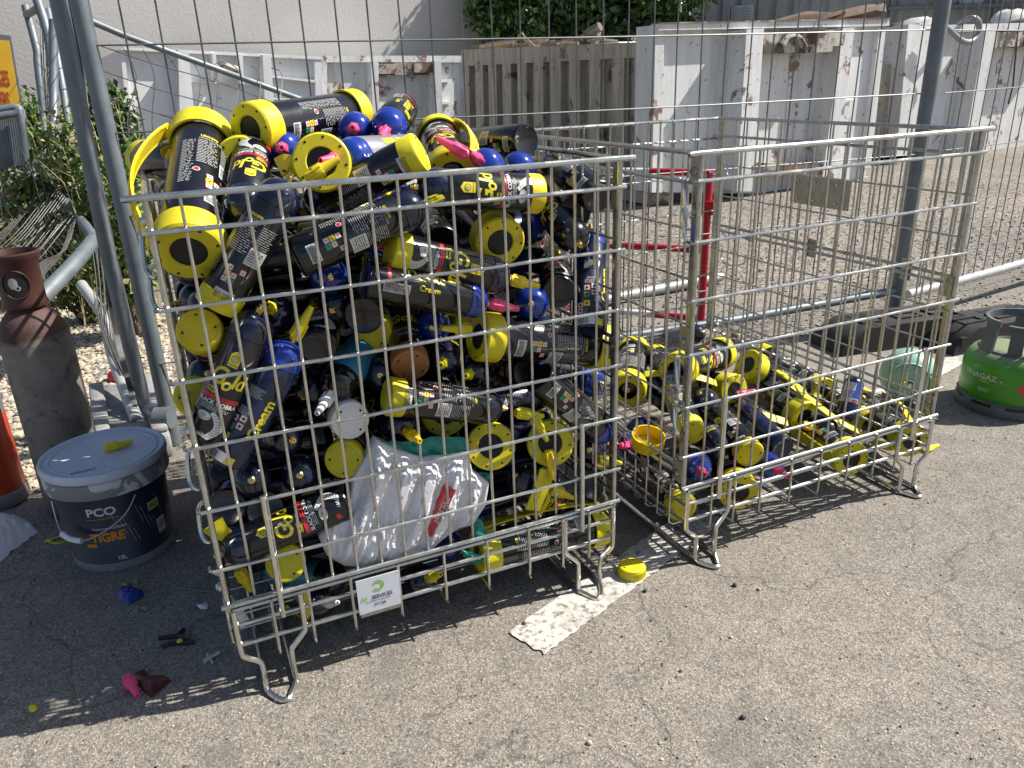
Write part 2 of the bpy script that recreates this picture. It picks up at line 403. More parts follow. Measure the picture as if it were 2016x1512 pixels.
# ------------------------------------------------------------------ far walls
m, n, l, b = new_mat('grey_render_wall'); v = coord(n, l, kind='Object')
f = nz(n, l, .5, 6, .65, v, .6); g = nz(n, l, 22, 4, .7, v)
c = ramp(n, l, f, [(.3, (.40, .385, .37)), (.7, (.47, .455, .435))]); c = mixc(n, l, ramp(n, l, g, [(.3, (.0,) * 3), (.8, (.12,) * 3)]), c, (.33, .31, .30))
f3 = nz(n, l, 3.2, 6, .75, v, 1.5); c = mixc(n, l, ramp(n, l, f3, [(.70, (0, 0, 0)), (.76, (.5,) * 3)]), c, (.27, .25, .23))
l.new(c, b.inputs['Base Color']); b.inputs['Roughness'].default_value = .9; bump(n, l, g, .4, .02, b)
M['wall'] = m
def wall(name, x0, x1, y0, yaw, z0, z1, th, mat, label, cat):
    mb = MB(); c_, s_ = math.cos(R(yaw)), math.sin(R(yaw)); mw = Matrix.Translation((0, y0, 0)) @ Matrix.Rotation(R(yaw), 4, 'Z')
    mb.box((x0, 0, z0), (x1, th, z1), 0)
    o = link(name, mb.mesh(name, mat), None, mw); return tag(o, label, cat)
wall('rendered_building', -22, 5.8, 17.5, 31, -.3, 9, .4, M['wall'], 'plain pale grey rendered building wall behind the skips on the left', 'building')
# clad shed on the right
shed_m = simple('grey_cladding', (.20, .205, .20), .6, .2, .12, 3, bumpd=.0)
shed = empty('clad_building', 'grey profiled metal shed wall with small louvres behind the right skips', 'building', (3.6, 18.0, 0), R(2))
mb = MB(); xx = 0.0; vs = []; fs = []
while xx < 24:
    for dx, dy in ((0, 0), (.22, 0), (.27, .05), (.33, .05), (.38, 0)): vs += [(xx + dx, dy, -.2), (xx + dx, dy, 8)]
    xx += .38
for i in range(len(vs) // 2 - 1): fs.append((2 * i, 2 * i + 2, 2 * i + 3, 2 * i + 1))
mb.add(vs, fs, 0, False); mb.box((0, .06, -.2), (24, .5, 8)); link('cladding', mb.mesh('cladding', shed_m), shed)
for (a, bb) in ((1435, 1477), (1880, 1925)):
    w = PV(a, 12 if a < 1500 else 2, 18.0, 2); w2 = PV(bb, 46 if a < 1500 else 14, 18.0, 2); mb = MB()
    x0, x1, z1, z0 = w.x - 3.6, w2.x - 3.6, w.z, w2.z
    mb.box((x0, -.07, z0), (x1, -.02, z1), 0, .01)
    for k in range(6):
        zz = z0 + (z1 - z0) * (k + .4) / 6.5; mb.box((x0 + .06, -.10, zz), (x0 + (x1 - x0) * .44, -.07, zz + .025)); mb.box((x0 + (x1 - x0) * .56, -.10, zz), (x1 - .06, -.07, zz + .025))
    link('louvre', mb.mesh('louvre', simple('louvre_grey', (.30, .32, .35), .5)), shed)
mb = MB()
for px in (1752, 1955): p = PV(px, 20, 17.8, 2); mb.box((p.x - 3.6 - .04, -.16, 0), (p.x - 3.6 + .04, -.08, 8))
p1, p2 = PV(1745, 16, 17.8, 2), PV(2030, 10, 17.8, 2); mb.tube([(p1.x - 3.6, -.14, p1.z), (p2.x - 3.6, -.14, p2.z)], .05)
link('downpipe', mb.mesh('downpipe', simple('dark_pipe', (.10, .11, .12), .5)), shed)

# ------------------------------------------------------------------ foliage
leaf_d = simple('dark_leaf', (.032, .070, .016), .45, 0, .45, 3); leaf_m = simple('mid_leaf', (.10, .185, .035), .5, 0, .4, 3)
leaf_y = simple('dry_leaf', (.26, .22, .09), .6, 0, .3, 3); leaf_l = simple('light_leaf', (.13, .22, .04), .5, 0, .3, 3)
bark = simple('bark', (.10, .075, .05), .9, 0, .3, 20, bumpd=.01)
def leafcloud(name, blobs, count, size, mats, weights, seedv, parent, up=0.0):
    rs = np.random.RandomState(seedv); V = []; F = []; MI = []
    wts = np.array([b_[3] * b_[4] * b_[5] for b_ in blobs]); wts = wts / wts.sum(); pick = rs.choice(len(blobs), count, p=wts)
    for k in range(count):
        cx, cy, cz, rx, ry, rz = blobs[pick[k]]
        d = rs.normal(size=3); d /= np.linalg.norm(d); rad = rs.rand() ** .28
        q = np.array([cx, cy, cz]) + d * rad * np.array([rx, ry, rz]); q += rs.normal(size=3) * size * .8
        if noise.noise(Vector(q * 2.2 / max(.6, rz))) < -.25: continue
        a = rs.normal(size=3) + np.array([0, 0, up]); a /= np.linalg.norm(a); bq = np.cross(a, rs.normal(size=3)); bq /= np.linalg.norm(bq)
        s_ = size * rs.uniform(.4, 1.7); w = s_ * .32; o = len(V)
        nn = np.cross(a, bq)
        V += [q, q + a * s_ * .5 + bq * w + nn * w * .3, q + a * s_, q + a * s_ * .5 - bq * w + nn * w * .3]; F.append((o, o + 1, o + 2, o + 3)); MI.append(int(rs.choice(len(mats), p=weights)))
    me = bpy.data.meshes.new(name); me.from_pydata([tuple(q) for q in V], [], F)
    for mm in mats: me.materials.append(mm)
    me.polygons.foreach_set('material_index', MI); me.update(); return link(name, me, parent)
def limb(mb, a, b_, r0, r1, n_=5, seedv=0):
    rr = random.Random(seedv); a, b_ = Vector(a), Vector(b_); pts = []
    for i in range(n_ + 1):
        t = i / n_; pts.append(a.lerp(b_, t) + Vector((rr.uniform(-1, 1), rr.uniform(-1, 1), 0)) * (b_ - a).length * .04 * (0 < i < n_))
    mb.tube(pts, [r0 + (r1 - r0) * i / n_ for i in range(n_ + 1)], 7)
def P_at(px, py, Y):
    d = ray(px, py); return EYE + d * (Y / d.y)
tree = empty('evergreen_tree', 'dark dense evergreen tree hanging over the rusty corrugated skip', 'tree', (P_at(1150, 60, 16.9).x, 16.9, 0))
tx = tree.location.x; mb = MB(); limb(mb, (0, 0, -.1), (.1, 0, 2.6), .2, .13, 6, 3)
for k in range(7):
    a = k * .9; limb(mb, (.05, 0, 1.6 + .12 * k), (math.cos(a) * 1.6, math.sin(a) * .9, 2.6 + .3 * k), .08, .02, 4, k)
link('trunk', mb.mesh('trunk', bark), tree)
bl = []
rs = np.random.RandomState(4)
for k in range(44):
    px = rs.uniform(975, 1335); py = rs.uniform(-130, 50); q = P_at(px, py, 16.9 + rs.uniform(-.6, .5)); bl.append((q.x - tx, q.y - 16.9, q.z, .55 * rs.uniform(.7, 1.3), .5, .42 * rs.uniform(.7, 1.2)))
for px, py in ((950, 8), (962, 45), (985, 68), (1050, 62), (1100, 70), (1150, 65), (1210, 72), (1260, 68), (1300, 45), (1340, 15), (1365, -20), (1010, 40), (1180, 40)):
    q = P_at(px, py, 16.6); bl.append((q.x - tx, q.y - 16.9, q.z, .34, .35, .26))
leafcloud('crown', bl, 48000, .12, [leaf_d, leaf_m, leaf_l], [.62, .30, .08], 5, tree, -.5)

straw = simple('straw', (.42, .36, .20), .8, 0, .25, 5)
def bush(name, label, blobs, count, size, mats, wts, seedv, up=.6):
    c0 = blobs[0]; o = empty(name, label, 'bush', (c0[0], c0[1], 0))
    bl_ = [(a - c0[0], b_ - c0[1], c_, d, e, f_) for a, b_, c_, d, e, f_ in blobs]
    mb = MB()
    for k in range(9):
        q = bl_[k % len(bl_)]; limb(mb, (q[0] * .3, q[1] * .3, 0), (q[0] + random.uniform(-.1, .1), q[1], q[2]), .012, .004, 4, k)
    link('stem', mb.mesh('stem', bark), o); leafcloud('foliage', bl_, count, size, mats, wts, seedv, o, up)
    mb = MB(); rs_ = random.Random(seedv)
    for k in range(70):
        q = bl_[rs_.randrange(len(bl_))]; x_, y_ = q[0] + rs_.uniform(-1, 1) * q[3] * 1.2, q[1] + rs_.uniform(-1, 1) * q[4]; h_ = q[2] + q[5] * rs_.uniform(.2, 1.3); lx, ly = rs_.uniform(-.12, .12), rs_.uniform(-.1, .1)
        mb.tube([(x_, y_, max(0, q[2] - q[5])), (x_ + lx * .3, y_ + ly * .3, q[2] * .6 + h_ * .4), (x_ + lx, y_ + ly, h_)], [.003, .0025, .001], 4, False)
    d_ = link('dry_stalks', mb.mesh('dry_stalks', straw), o); d_['kind'] = 'stuff'; return o
def bpx(lst, Y, rx, rz):
    out = []
    for px, py in lst: q = P_at(px, py, Y); out.append((q.x, Y, max(q.z, .05), rx, rx, rz))
    return out
bush('bush', 'green leafy bush between the grey wall and the leaning fence posts', bpx([(70, 250), (60, 300), (75, 345), (40, 280), (95, 280)], 8.5, .32, .30), 5200, .06, [leaf_m, leaf_l, leaf_d], [.5, .3, .2], 11)
bush('bush', 'dark green bush beside the left edge of the white skip', bpx([(205, 220), (215, 260), (190, 240), (235, 300), (225, 350), (200, 300)], 7.0, .22, .24), 5200, .05, [leaf_m, leaf_d, leaf_l], [.4, .45, .15], 12)
bush('bush', 'tall green weeds growing behind the two near fence posts', bpx([(225, 430), (235, 500), (215, 380), (245, 560), (200, 470), (255, 460), (250, 520)], 4.3, .14, .2), 7500, .034, [leaf_m, leaf_l, leaf_y], [.5, .3, .2], 13)
bush('bush', 'scrubby weeds with dry stalks under the crumpled mesh', bpx([(130, 430), (110, 480), (150, 520), (130, 570), (95, 420), (170, 570), (60, 400), (150, 350), (135, 300)], 4.6, .16, .2), 8500, .032, [leaf_m, leaf_y, leaf_d], [.45, .35, .2], 14)
bush('bush', 'low dry weeds behind the rusty gas cylinder neck', bpx([(20, 420), (50, 460), (10, 500), (85, 500), (100, 540), (40, 560)], 5.2, .2, .14), 4500, .034, [leaf_y, leaf_m, leaf_l], [.6, .3, .1], 15)
for k, (px, py, Y) in enumerate(((150, 180, 4.7), (125, 250, 4.9))):
    pass
# ================================================================== skips
def painted(name, base, rust, amount, grime, seed_off=0.0):
    m, n, l, b = new_mat(name); t = n.new('ShaderNodeTexCoord'); mp = n.new('ShaderNodeMapping'); l.new(t.outputs['Object'], mp.inputs[0])
    mp.inputs['Location'].default_value = (seed_off, seed_off * .7, 0); v = mp.outputs[0]
    ms = n.new('ShaderNodeMapping'); ms.inputs['Scale'].default_value = (7, 7, .8); l.new(v, ms.inputs[0])
    a = nz(n, l, 3.2, 8, .72, v, .4); st = nz(n, l, 1.6, 6, .7, ms.outputs[0]); sp = nz(n, l, 17, 4, .6, v)
    c = ramp(n, l, nz(n, l, .9, 4, .6, v), [(.3, tuple(x * .86 for x in base)), (.7, base)])
    c = mixc(n, l, ramp(n, l, st, [(.44, (0, 0, 0)), (.66, (grime,) * 3)]), c, (.20, .165, .125))
    c = mixc(n, l, ramp(n, l, a, [(.62 - amount, (0, 0, 0)), (.66 - amount, (.9,) * 3)]), c, mixc(n, l, sp, rust, tuple(x * .35 for x in rust)))
    c = mixc(n, l, ramp(n, l, sp, [(.665 - amount * .4, (0, 0, 0)), (.69, (.8,) * 3)]), c, (.10, .05, .03))
    l.new(c, b.inputs['Base Color']); b.inputs['Roughness'].default_value = .55; bump(n, l, a, .2, .01, b); return m
P_clean = painted('white_paint_clean', (.76, .77, .78), (.25, .10, .04), -.06, .12)
P_rust = painted('white_paint_rusted', (.68, .70, .70), (.28, .11, .045), .06, .35, 4)
P_mid = painted('white_paint_worn', (.76, .77, .77), (.26, .11, .05), .03, .25, 9)
P_beige = painted('dirty_beige_paint', (.47, .425, .355), (.14, .09, .055), .05, .75, 13)
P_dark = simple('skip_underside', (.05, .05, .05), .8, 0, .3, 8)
rustm = painted('flaking_rust', (.46, .42, .37), (.20, .09, .045), .16, .5, 31)
hookm = painted('chipped_hook_paint', (.55, .52, .46), (.09, .05, .03), .15, .6, 21)
def plate(mb, px, Y0, yaw, front, back, mi=0):
    nrm = Vector((math.sin(R(yaw)), -math.cos(R(yaw)), 0)); P = [PV(x, y, Y0, yaw) for x, y in px]; N = len(P)
    vs = [p + nrm * front for p in P] + [p - nrm * back for p in P]
    fs = [tuple(range(N)), tuple(range(N, 2 * N))[::-1]] + [(i, N + i, N + (i + 1) % N, (i + 1) % N) for i in range(N)]
    # orient outwards
    a = (vs[1] - vs[0]).cross(vs[2] - vs[0])
    if a.dot(nrm) < 0: fs = [f[::-1] for f in fs]
    return mb.add(vs, fs, mi, False)
def rc(x0, y0, x1, y1): return [(x0, y0), (x1, y0), (x1, y1), (x0, y1)]
def wchild(name, mb, mats, parent, angle=40):
    o = link(name, mb.mesh(name, mats, angle)); o.parent = parent
    L = Matrix.Translation(parent.location) @ Matrix.Rotation(parent.rotation_euler.z, 4, 'Z'); o.matrix_parent_inverse = L.inverted(); return o
def skip(label, px_body, Y0, yaw, depth, mat, parts):
    q = PV(px_body[-1][0], px_body[-1][1], Y0, yaw)
    o = empty('skip', label, 'skip', (q.x, q.y, 0)); mb = MB(); plate(mb, px_body, Y0, yaw, 0, depth); wchild('body', mb, mat, o)
    for nm, mt, lst in parts:
        for (pts, fr) in lst:
            mb = MB(); plate(mb, pts if isinstance(pts, list) else rc(*pts), Y0, yaw, fr, .01); wchild(nm, mb, mt, o)
    return o
ya = 30
A = skip('clean white skip at the far left with a recessed hook bay', [(238, 96), (628, 114), (640, 330), (262, 330)], 13.0, ya, 3.0, P_clean, [
    ('rim', P_clean, [([(236, 93), (630, 112), (630, 118), (236, 99)], .10)]),
    ('rib', P_clean, [([(345, 99), (366, 100), (385, 330), (352, 330)], .22), ([(509, 109), (525, 110), (540, 330), (520, 330)], .22), ([(236, 96), (244, 96), (268, 330), (258, 330)], .06), ([(615, 114), (628, 115), (640, 330), (622, 330)], .09)]),
    ('fin', P_clean, [([(412, 106), (419, 106), (423, 160), (415, 160)], .20), ([(463, 108), (471, 108), (474, 165), (466, 165)], .20)]),
    ('ledge', P_clean, [([(370, 158), (510, 166), (510, 169), (370, 161)], .05), ([(525, 148), (618, 158), (618, 163), (525, 152)], .12), ([(525, 192), (618, 196), (618, 199), (525, 195)], .08)]),
])
mb = MB(); mb.tube(bez([PV(424, 134, 12.7, ya), PV(438, 128, 12.7, ya), PV(452, 132, 12.7, ya), PV(472, 140, 12.7, ya)], 4), .045, 8); mb.tube([PV(436, 122, 12.7, ya), PV(438, 133, 12.7, ya)], .03); wchild('hook_bar', mb, hookm, A)
B = skip('rust speckled white skip with a rusty framed door and ladder rungs', [(628, 112), (925, 112), (930, 330), (632, 330)], 14.5, ya, 2.4, P_rust, [
    ('rim', P_rust, [((628, 110, 925, 123), .09)]),
    ('post', P_rust, [((630, 112, 640, 330), .10), ([(720, 122), (734, 122), (738, 330), (726, 330)], .24), ([(843, 121), (856, 121), (862, 330), (848, 330)], .24), ((916, 112, 928, 330), .08)]),
    ('hook_beam', rustm, [((735, 126, 770, 146), .17), ((772, 124, 806, 148), .12), ((808, 125, 843, 143), .17)]),
    ('door_frame', P_rust, [((738, 148, 848, 152), .05), ((738, 262, 848, 268), .05)]),
    ('rung', P_clean, [((857, 156, 882, 162), .16), ((858, 200, 884, 205), .16), ((860, 243, 886, 248), .16)]),
    ('latch', P_dark, [((916, 192, 926, 208), .13)]),
])
YD = 7.44
D = skip('big white skip with a rust stained hook bay and a dirty corrugated side', [(1285, 50), (1735, 40), (1700, 385), (1277, 378)], YD, ya, .25, P_mid, [
    ('rim', P_mid, [([(1283, 48), (1736, 38), (1736, 52), (1283, 61)], .10)]),
    ('post', P_mid, [([(1283, 50), (1300, 50), (1296, 378), (1276, 378)], .06), ([(1430, 62), (1464, 60), (1446, 372), (1414, 372)], .28), ([(1627, 58), (1650, 57), (1612, 390), (1584, 390)], .22), ([(1722, 60), (1735, 60), (1706, 330), (1692, 330)], .06)]),
    ('hook_beam', hookm, [([(1468, 68), (1532, 66), (1530, 105), (1466, 108)], .26), ([(1534, 64), (1560, 63), (1556, 104), (1530, 106)], .10), ([(1562, 64), (1594, 62), (1590, 104), (1558, 106)], .33), ([(1596, 66), (1628, 64), (1622, 92), (1592, 94)], .26)]),
    ('base_beam', rustm, [([(1460, 318), (1600, 322), (1598, 345), (1458, 342)], .20)]),
    ('rim_edge', rustm, [([(1283, 46), (1736, 36.5), (1736, 39), (1283, 48.5)], .115)]),
    ('streak_plate', P_rust, [([(1555, 110), (1580, 108), (1560, 315), (1540, 315)], .012)]),
    ('label_plate', P_clean, [([(1637, 197), (1652, 194), (1650, 206), (1636, 208)], .25)]),
])
YC, yc = 11.275, -60
for nm, pts, fr, bk_ in [('side_wall', [(920, 102), (1284, 86), (1282, 400), (925, 330)], 0, .03), ('top_rail', [(920, 98), (1290, 82), (1290, 112), (920, 130)], .10, .02), ('bottom_rail', [(925, 318), (1284, 378), (1284, 400), (925, 332)], .10, .02)] + \
        [('side_rib', [(x, 128 - (x - 920) * .046), (x + w, 128 - (x - 920) * .046), (x + w - (x - 1100) * .03, 333 + (x - 920) * .17), (x - (x - 1100) * .03, 333 + (x - 920) * .17)], .09, .01) for x, w in ((922, 11), (946, 15), (972, 16), (1000, 17), (1030, 18), (1062, 19), (1096, 20), (1133, 21), (1173, 22), (1218, 24), (1262, 18))]:
    mb = MB(); plate(mb, pts, YC, yc, fr, bk_); wchild(nm, mb, P_beige, D)
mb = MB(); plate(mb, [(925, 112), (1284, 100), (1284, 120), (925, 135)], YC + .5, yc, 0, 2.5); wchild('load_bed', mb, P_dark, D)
mb = MB(); mb.tube(bez([PV(1540, 88, YD - .35, ya), PV(1552, 74, YD - .35, ya), PV(1572, 74, YD - .35, ya), PV(1584, 92, YD - .35, ya)], 5), .035, 8); wchild('hook_bar', mb, hookm, D)
for (x, y) in ((1465, 372), (1300, 372), (1690, 360)):
    mb = MB(); q = PV(x, y, YD + .1, ya); mb.box((q.x - .14, q.y, 0), (q.x + .14, q.y + .5, q.z)); wchild('roller', mb, rustm, D)
Es = skip('white skip at the far right with a hose hooked over its rim', [(1762, 52), (2060, 44), (2050, 300), (1738, 308)], 8.4, ya, 4.0, P_mid, [
    ('rim', P_mid, [([(1848, 50), (2060, 44), (2060, 58), (1848, 64)], .10)]),
    ('post', P_mid, [([(1762, 50), (1786, 50), (1762, 305), (1740, 306)], .20), ([(1905, 62), (1926, 62), (1888, 300), (1864, 300)], .26), ([(1790, 60), (1850, 60), (1820, 300), (1765, 303)], .05)]),
    ('hook_beam', hookm, [([(1926, 66), (1990, 64), (1986, 92), (1922, 96)], .24), ([(1992, 64), (2060, 62), (2060, 92), (1988, 94)], .30)]),
    ('side_plate', P_beige, [([(1728, 128), (1765, 126), (1742, 300), (1700, 300)], .0)]),
])
mb = MB(); plate(mb, [(1936, 288), (2012, 280), (1998, 312), (1950, 326)], 8.9, ya, .2, .6); wchild('hopper', mb, P_dark, Es)
mb = MB(); mb.tube([PV(2004, 60, 8.0, ya), PV(1994, 170, 8.0, ya), PV(1985, 205, 8.0, ya)], .012); wchild('strap', mb, M['p_black'], Es)
hose = MB(); hose.tube(bez([PV(1852, 44, 8.0, ya), PV(1872, 62, 8.0, ya), PV(1893, 80, 8.0, ya), PV(1912, 82, 8.0, ya), PV(1926, 66, 8.0, ya), PV(1926, 42, 8.0, ya), PV(1912, 36, 8.0, ya), PV(1890, 46, 8.4, ya)], 6), .040, 10)
tag(link('hose', hose.mesh('hose', simple('grey_hose', (.24, .26, .28), .5, .2))), 'thick grey hose looped over the rim of the far right skip', 'hose')
# things heaped on the skips
def cloth(name, label, cat, pts, Y0, yaw, th, mat, seedv, kindname=None):
    rr = random.Random(seedv); mb = MB(); nrm = Vector((math.sin(R(yaw)), -math.cos(R(yaw)), 0)); top = [PV(x, y, Y0, yaw) for x, y in pts]
    N = len(top); rings = []
    for k in range(7):
        u = -1 + k / 3; s_ = math.sqrt(max(0, 1 - u * u)) * .92 + .08; cen = sum(top, Vector()) / N
        rings.append([cen + (p - cen) * s_ + nrm * (u * th) + Vector((rr.uniform(-1, 1), rr.uniform(-1, 1), rr.uniform(-1, 1))) * .03 for p in top])
    vs = [p for r_ in rings for p in r_]; fs = [(k * N + i, k * N + (i + 1) % N, (k + 1) * N + (i + 1) % N, (k + 1) * N + i) for k in range(6) for i in range(N)]
    fs += [tuple(range(N))[::-1], tuple(6 * N + i for i in range(N))]; mb.add(vs, fs)
    return tag(link(name, mb.mesh(name, mat, 60)), label, cat)
carpet = simple('brown_carpet', (.13, .09, .065), .95, 0, .4, 25, bumpd=.01)
cloth('rolled_carpet', 'small hump of brown carpet on the rim of the big white skip', 'carpet', [(1562, 44), (1572, 30), (1590, 25), (1606, 29), (1618, 42)], 8.0, ya, .5, carpet, 1)
cloth('rolled_carpet', 'long rolled brown carpet pointing up over the big white skip', 'carpet', [(1612, 44), (1650, 26), (1700, 12), (1722, 10), (1728, 24), (1712, 32), (1690, 40)], 8.1, ya, .3, carpet, 2)
bagm = simple('dull_plastic_bag', (.50, .50, .48), .5, 0, .2, 8)
cloth('rubbish_bag', 'pale rubbish bag on the rim behind the fence post', 'bag', [(1790, 50), (1802, 38), (1822, 36), (1846, 46), (1850, 54)], 8.9, ya, .3, bagm, 3)
cloth('rubbish_bag', 'grey rubbish bag sitting on the far right skip', 'bag', [(1964, 48), (1975, 24), (1992, 19), (2010, 28), (2013, 46)], 8.9, ya, .3, bagm, 4)
cloth('rubbish_bag', 'dark rubbish bag wedged between the two right skips', 'bag', [(1738, 80), (1745, 50), (1770, 44), (1772, 75), (1742, 130), (1728, 135), (1728, 100)], 8.9, ya, .2, simple('dark_bag', (.04, .04, .04), .5), 5)
woodm = simple('raw_wood', (.40, .30, .20), .85, 0, .35, 12); woodd = simple('weathered_wood', (.20, .16, .12), .9, 0, .35, 12)
rr = random.Random(11)
for k in range(22):
    x = rr.uniform(925, 1230); y = 96 - (x - 920) * .04 + rr.uniform(-6, 2); ln = rr.uniform(20, 80); a = rr.uniform(-.22, .12)
    yo = rr.uniform(.15, 1.4); p0, p1 = PV(x, y, YC + yo, yc), PV(x + ln * math.cos(a), y + ln * math.sin(a), YC + yo + rr.uniform(-.1, .3), yc); mb = MB(); mb.tube([p0, p1], rr.uniform(.012, .04), 4)
    tag(link('wood_scrap', mb.mesh('wood_scrap', [woodm, woodd][k % 2], 20)), 'splintered stick in the broken wood on the beige corrugated skip', 'wood scrap', 'broken wood heaped on the corrugated skip')
mb = MB(); mb.tube([PV(1135, 96, YC + .6, yc), PV(1163, 66, YC + .7, yc), PV(1182, 52, YC + .8, yc)], [.065, .075, .055], 6); mb.tube([PV(1170, 95, YC + .6, yc), PV(1178, 58, YC + .8, yc)], .05, 6)
tag(link('wood_block', mb.mesh('wood_block', woodd, 30)), 'forked chunk of timber sticking up from the beige corrugated skip', 'wood scrap')
mb = MB(); plate(mb, [(1160, 88), (1232, 82), (1234, 87), (1160, 94)], YC + .5, yc, .1, .3)
tag(link('white_board', mb.mesh('white_board', P_clean)), 'white board lying on the broken wood of the corrugated skip', 'board')
mb = MB(); mb.tube(bez([PV(1010, 92, YC + .1, yc), PV(1025, 66, YC + .1, yc), PV(1034, 74, YC + .1, yc), PV(1062, 100, YC + .1, yc)], 5), .012, 5)
tag(link('wood_curl', mb.mesh('wood_curl', woodm)), 'thin curled strip of wood rising over the corrugated skip', 'wood scrap')

# ================================================================== near site fence
FP = PZ(343, 872); FP2 = PZ(1757, 645); fy = math.atan2(FP2.y - FP.y, FP2.x - FP.x); FL = (FP2 - FP).length
fen = empty('site_fence', 'tall galvanised mesh site fence panel standing behind both cages', 'fence', FP, fy)
def fl(x, z, y=0): return (x, y, z)
mb = MB(); mb.tube([(0, 0, .0), (0, 0, 2.3)], .030, 14); link('post', mb.mesh('post', M['pipe']), fen)
mb = MB(); mb.tube([(FL, 0, .0), (FL, 0, 2.3)], .036, 14); link('post', mb.mesh('post', M['pipe']), fen)
mb = MB(); mb.tube([(0, 0, 2.3), (FL, 0, 2.3)], .03, 10); link('top_rail', mb.mesh('top_rail', M['pipe']), fen)
mb = MB(); mb.tube([(.9, 0, .17), (2.6, 0, .175), (FL, 0, .21)], .022, 10); link('bottom_rail', mb.mesh('bottom_rail', M['pipe']), fen)
zs = [.35, .63, .915, 1.195, 1.475, 1.76, 2.05]
def wavy(p0, p1, amp, sd, n_=14):
    rr = random.Random(sd); p0, p1 = Vector(p0), Vector(p1); ph = rr.uniform(0, 6); out = []
    for i in range(n_ + 1):
        t = i / n_; q = p0.lerp(p1, t); q.y += amp * math.sin(ph + t * 5); q.x += amp * .5 * math.sin(ph * 2 + t * 4) * (abs(p0.x - p1.x) < .1); q.z += amp * .4 * math.sin(ph + t * 6) * (abs(p0.x - p1.x) > .1); out.append(q)
    return out
for k, z in enumerate(zs):
    mb = MB(); mb.tube(wavy((0, -.02, z), (FL, -.02, z), .006, k), .0032, 5); link('wire', mb.mesh('wire', M['fence_wire']), fen)
x = .115; k = 0
while x < FL - .03:
    mb = MB(); mb.tube(wavy((x, 0, .2), (x, 0, 2.28), .007, 50 + k), .0034, 5); link('wire', mb.mesh('wire', M['fence_wire']), fen); x += .1185; k += 1
# panel to the right of the post
fen2 = empty('site_fence', 'mesh fence panel running out of frame at right with white pipe at its foot', 'fence', FP2 + Vector((.08, .05, 0)), R(31))
mb = MB(); mb.tube([(0, .0, .17), (.9, 0, .17), (2.6, 0, .19)], .024, 12); link('bottom_rail', mb.mesh('bottom_rail', simple('pale_pipe', (.55, .56, .56), .35, .3)), fen2)
for k, z in enumerate(zs):
    mb = MB(); mb.tube(wavy((0, -.02, z), (2.6, -.02, z), .006, 90 + k), .003, 5); link('wire', mb.mesh('wire', M['fence_wire']), fen2)
for k in range(24):
    x = .1 + k * .104; mb = MB(); mb.tube(wavy((x, 0, .17), (x, 0, 2.2), .006, 120 + k), .003, 5); link('wire', mb.mesh('wire', M['fence_wire']), fen2)
# second thick post at the left belongs to the neighbouring panel that folds back
P1 = PZ(290, 850)
q = PD(115, 0, 2.62); ba = PZ(296, 846)
fen3 = empty('site_fence', 'battered fence panel folding away behind the two thick left posts', 'fence', ba)
mb = MB(); mb.tube([ba, PD(213, 500, 2.93), q, q + (q - ba) * .2], .029, 14); wchild('post', mb, M['pipe'], fen3)
mb = MB(); mb.tube([PD(143, 26, 3.6), PD(240, 68, 3.75), PD(640, 213, 4.5)], .016, 10); wchild('brace', mb, M['pipe'], fen3)
def px_tube(name, pts, r, parent, mat=None, sm=True):
    mb = MB(); P = [PD(*p) for p in pts]; mb.tube(bez(P, 5) if sm and len(P) > 2 else P, r, 12); return wchild(name, mb, mat or M['pipe'], parent)
px_tube('post', [(50, 12, 5.6), (72, 95, 5.6), (75, 130, 5.6), (90, 260, 5.6), (85, 325, 5.5)], .028, fen3)
px_tube('post', [(72, -5, 4.9), (95, 70, 4.9), (102, 130, 4.9)], .03, fen3)
px_tube('post', [(105, 40, 4.6), (106, 200, 4.6), (108, 360, 4.4)], .026, fen3)
px_tube('post', [(95, 20, 5.0), (120, 150, 4.9), (135, 240, 4.8), (165, 380, 4.6)], .022, fen3)
px_tube('rail', [(84, 322, 4.7), (110, 370, 4.5), (148, 418, 4.2), (186, 470, 3.9)], .027, fen3)
px_tube('rail', [(186, 470, 3.9), (150, 515, 3.6), (70, 598, 3.3)], .036, fen3)
px_tube('rail', [(84, 322, 4.7), (55, 365, 4.6), (-10, 420, 4.5)], .05, fen3)
px_tube('rail', [(52, 30, 5.6), (78, 14, 5.2)], .024, fen3)
lp = simple('limewashed_pipe', (.42, .43, .42), .5, .3)
px_tube('rail', [(160, 560, 3.75), (205, 625, 3.6), (222, 700, 3.45), (270, 830, 3.1)], .026, fen3, lp)
wm = simple('slack_mesh_wire', (.11, .11, .105), .5, .5)
rr = random.Random(5)
def wires(lst, r, n1, sub=3):
    mb = MB()
    for pts in lst: mb.tube(bez([PD(*p) for p in pts], sub), r, 4, False)
    o = wchild('slack_wires', mb, wm, fen3); o['kind'] = 'stuff'; return o
L = []
for k in range(26):                                  # bundle falling between the posts
    a = k / 25; L.append([(78 + a * 30, 10 + a * 14, 5.4 - a * .4), (84 + a * 22 + rr.uniform(-4, 4), 150, 5.2 - a * .4), (92 + a * 26 + rr.uniform(-4, 4), 260, 4.9 - a * .3), (84 + a * 30, 330 + rr.uniform(-20, 20), 4.6)])
for k in range(14):
    a = k / 13; L.append([(134 + a * 9, 0, 3.1), (158 + a * 8 + rr.uniform(-2, 2), 150, 3.2), (175 + a * 8, 300, 3.2), (196 + a * 10 + rr.uniform(-3, 3), 480, 3.2), (225 + a * 14, 660, 3.25), (262 + a * 8, 800, 3.1)])
for k in range(9):
    y = 40 + k * 42; L.append([(70 + k * 2, y, 5.4), (90 + rr.uniform(-4, 4), y + 14, 5.1), (140 + rr.uniform(-4, 4), y + 4 + rr.uniform(-5, 5), 4.4)])
wires(L, .0030, 0)
L = []
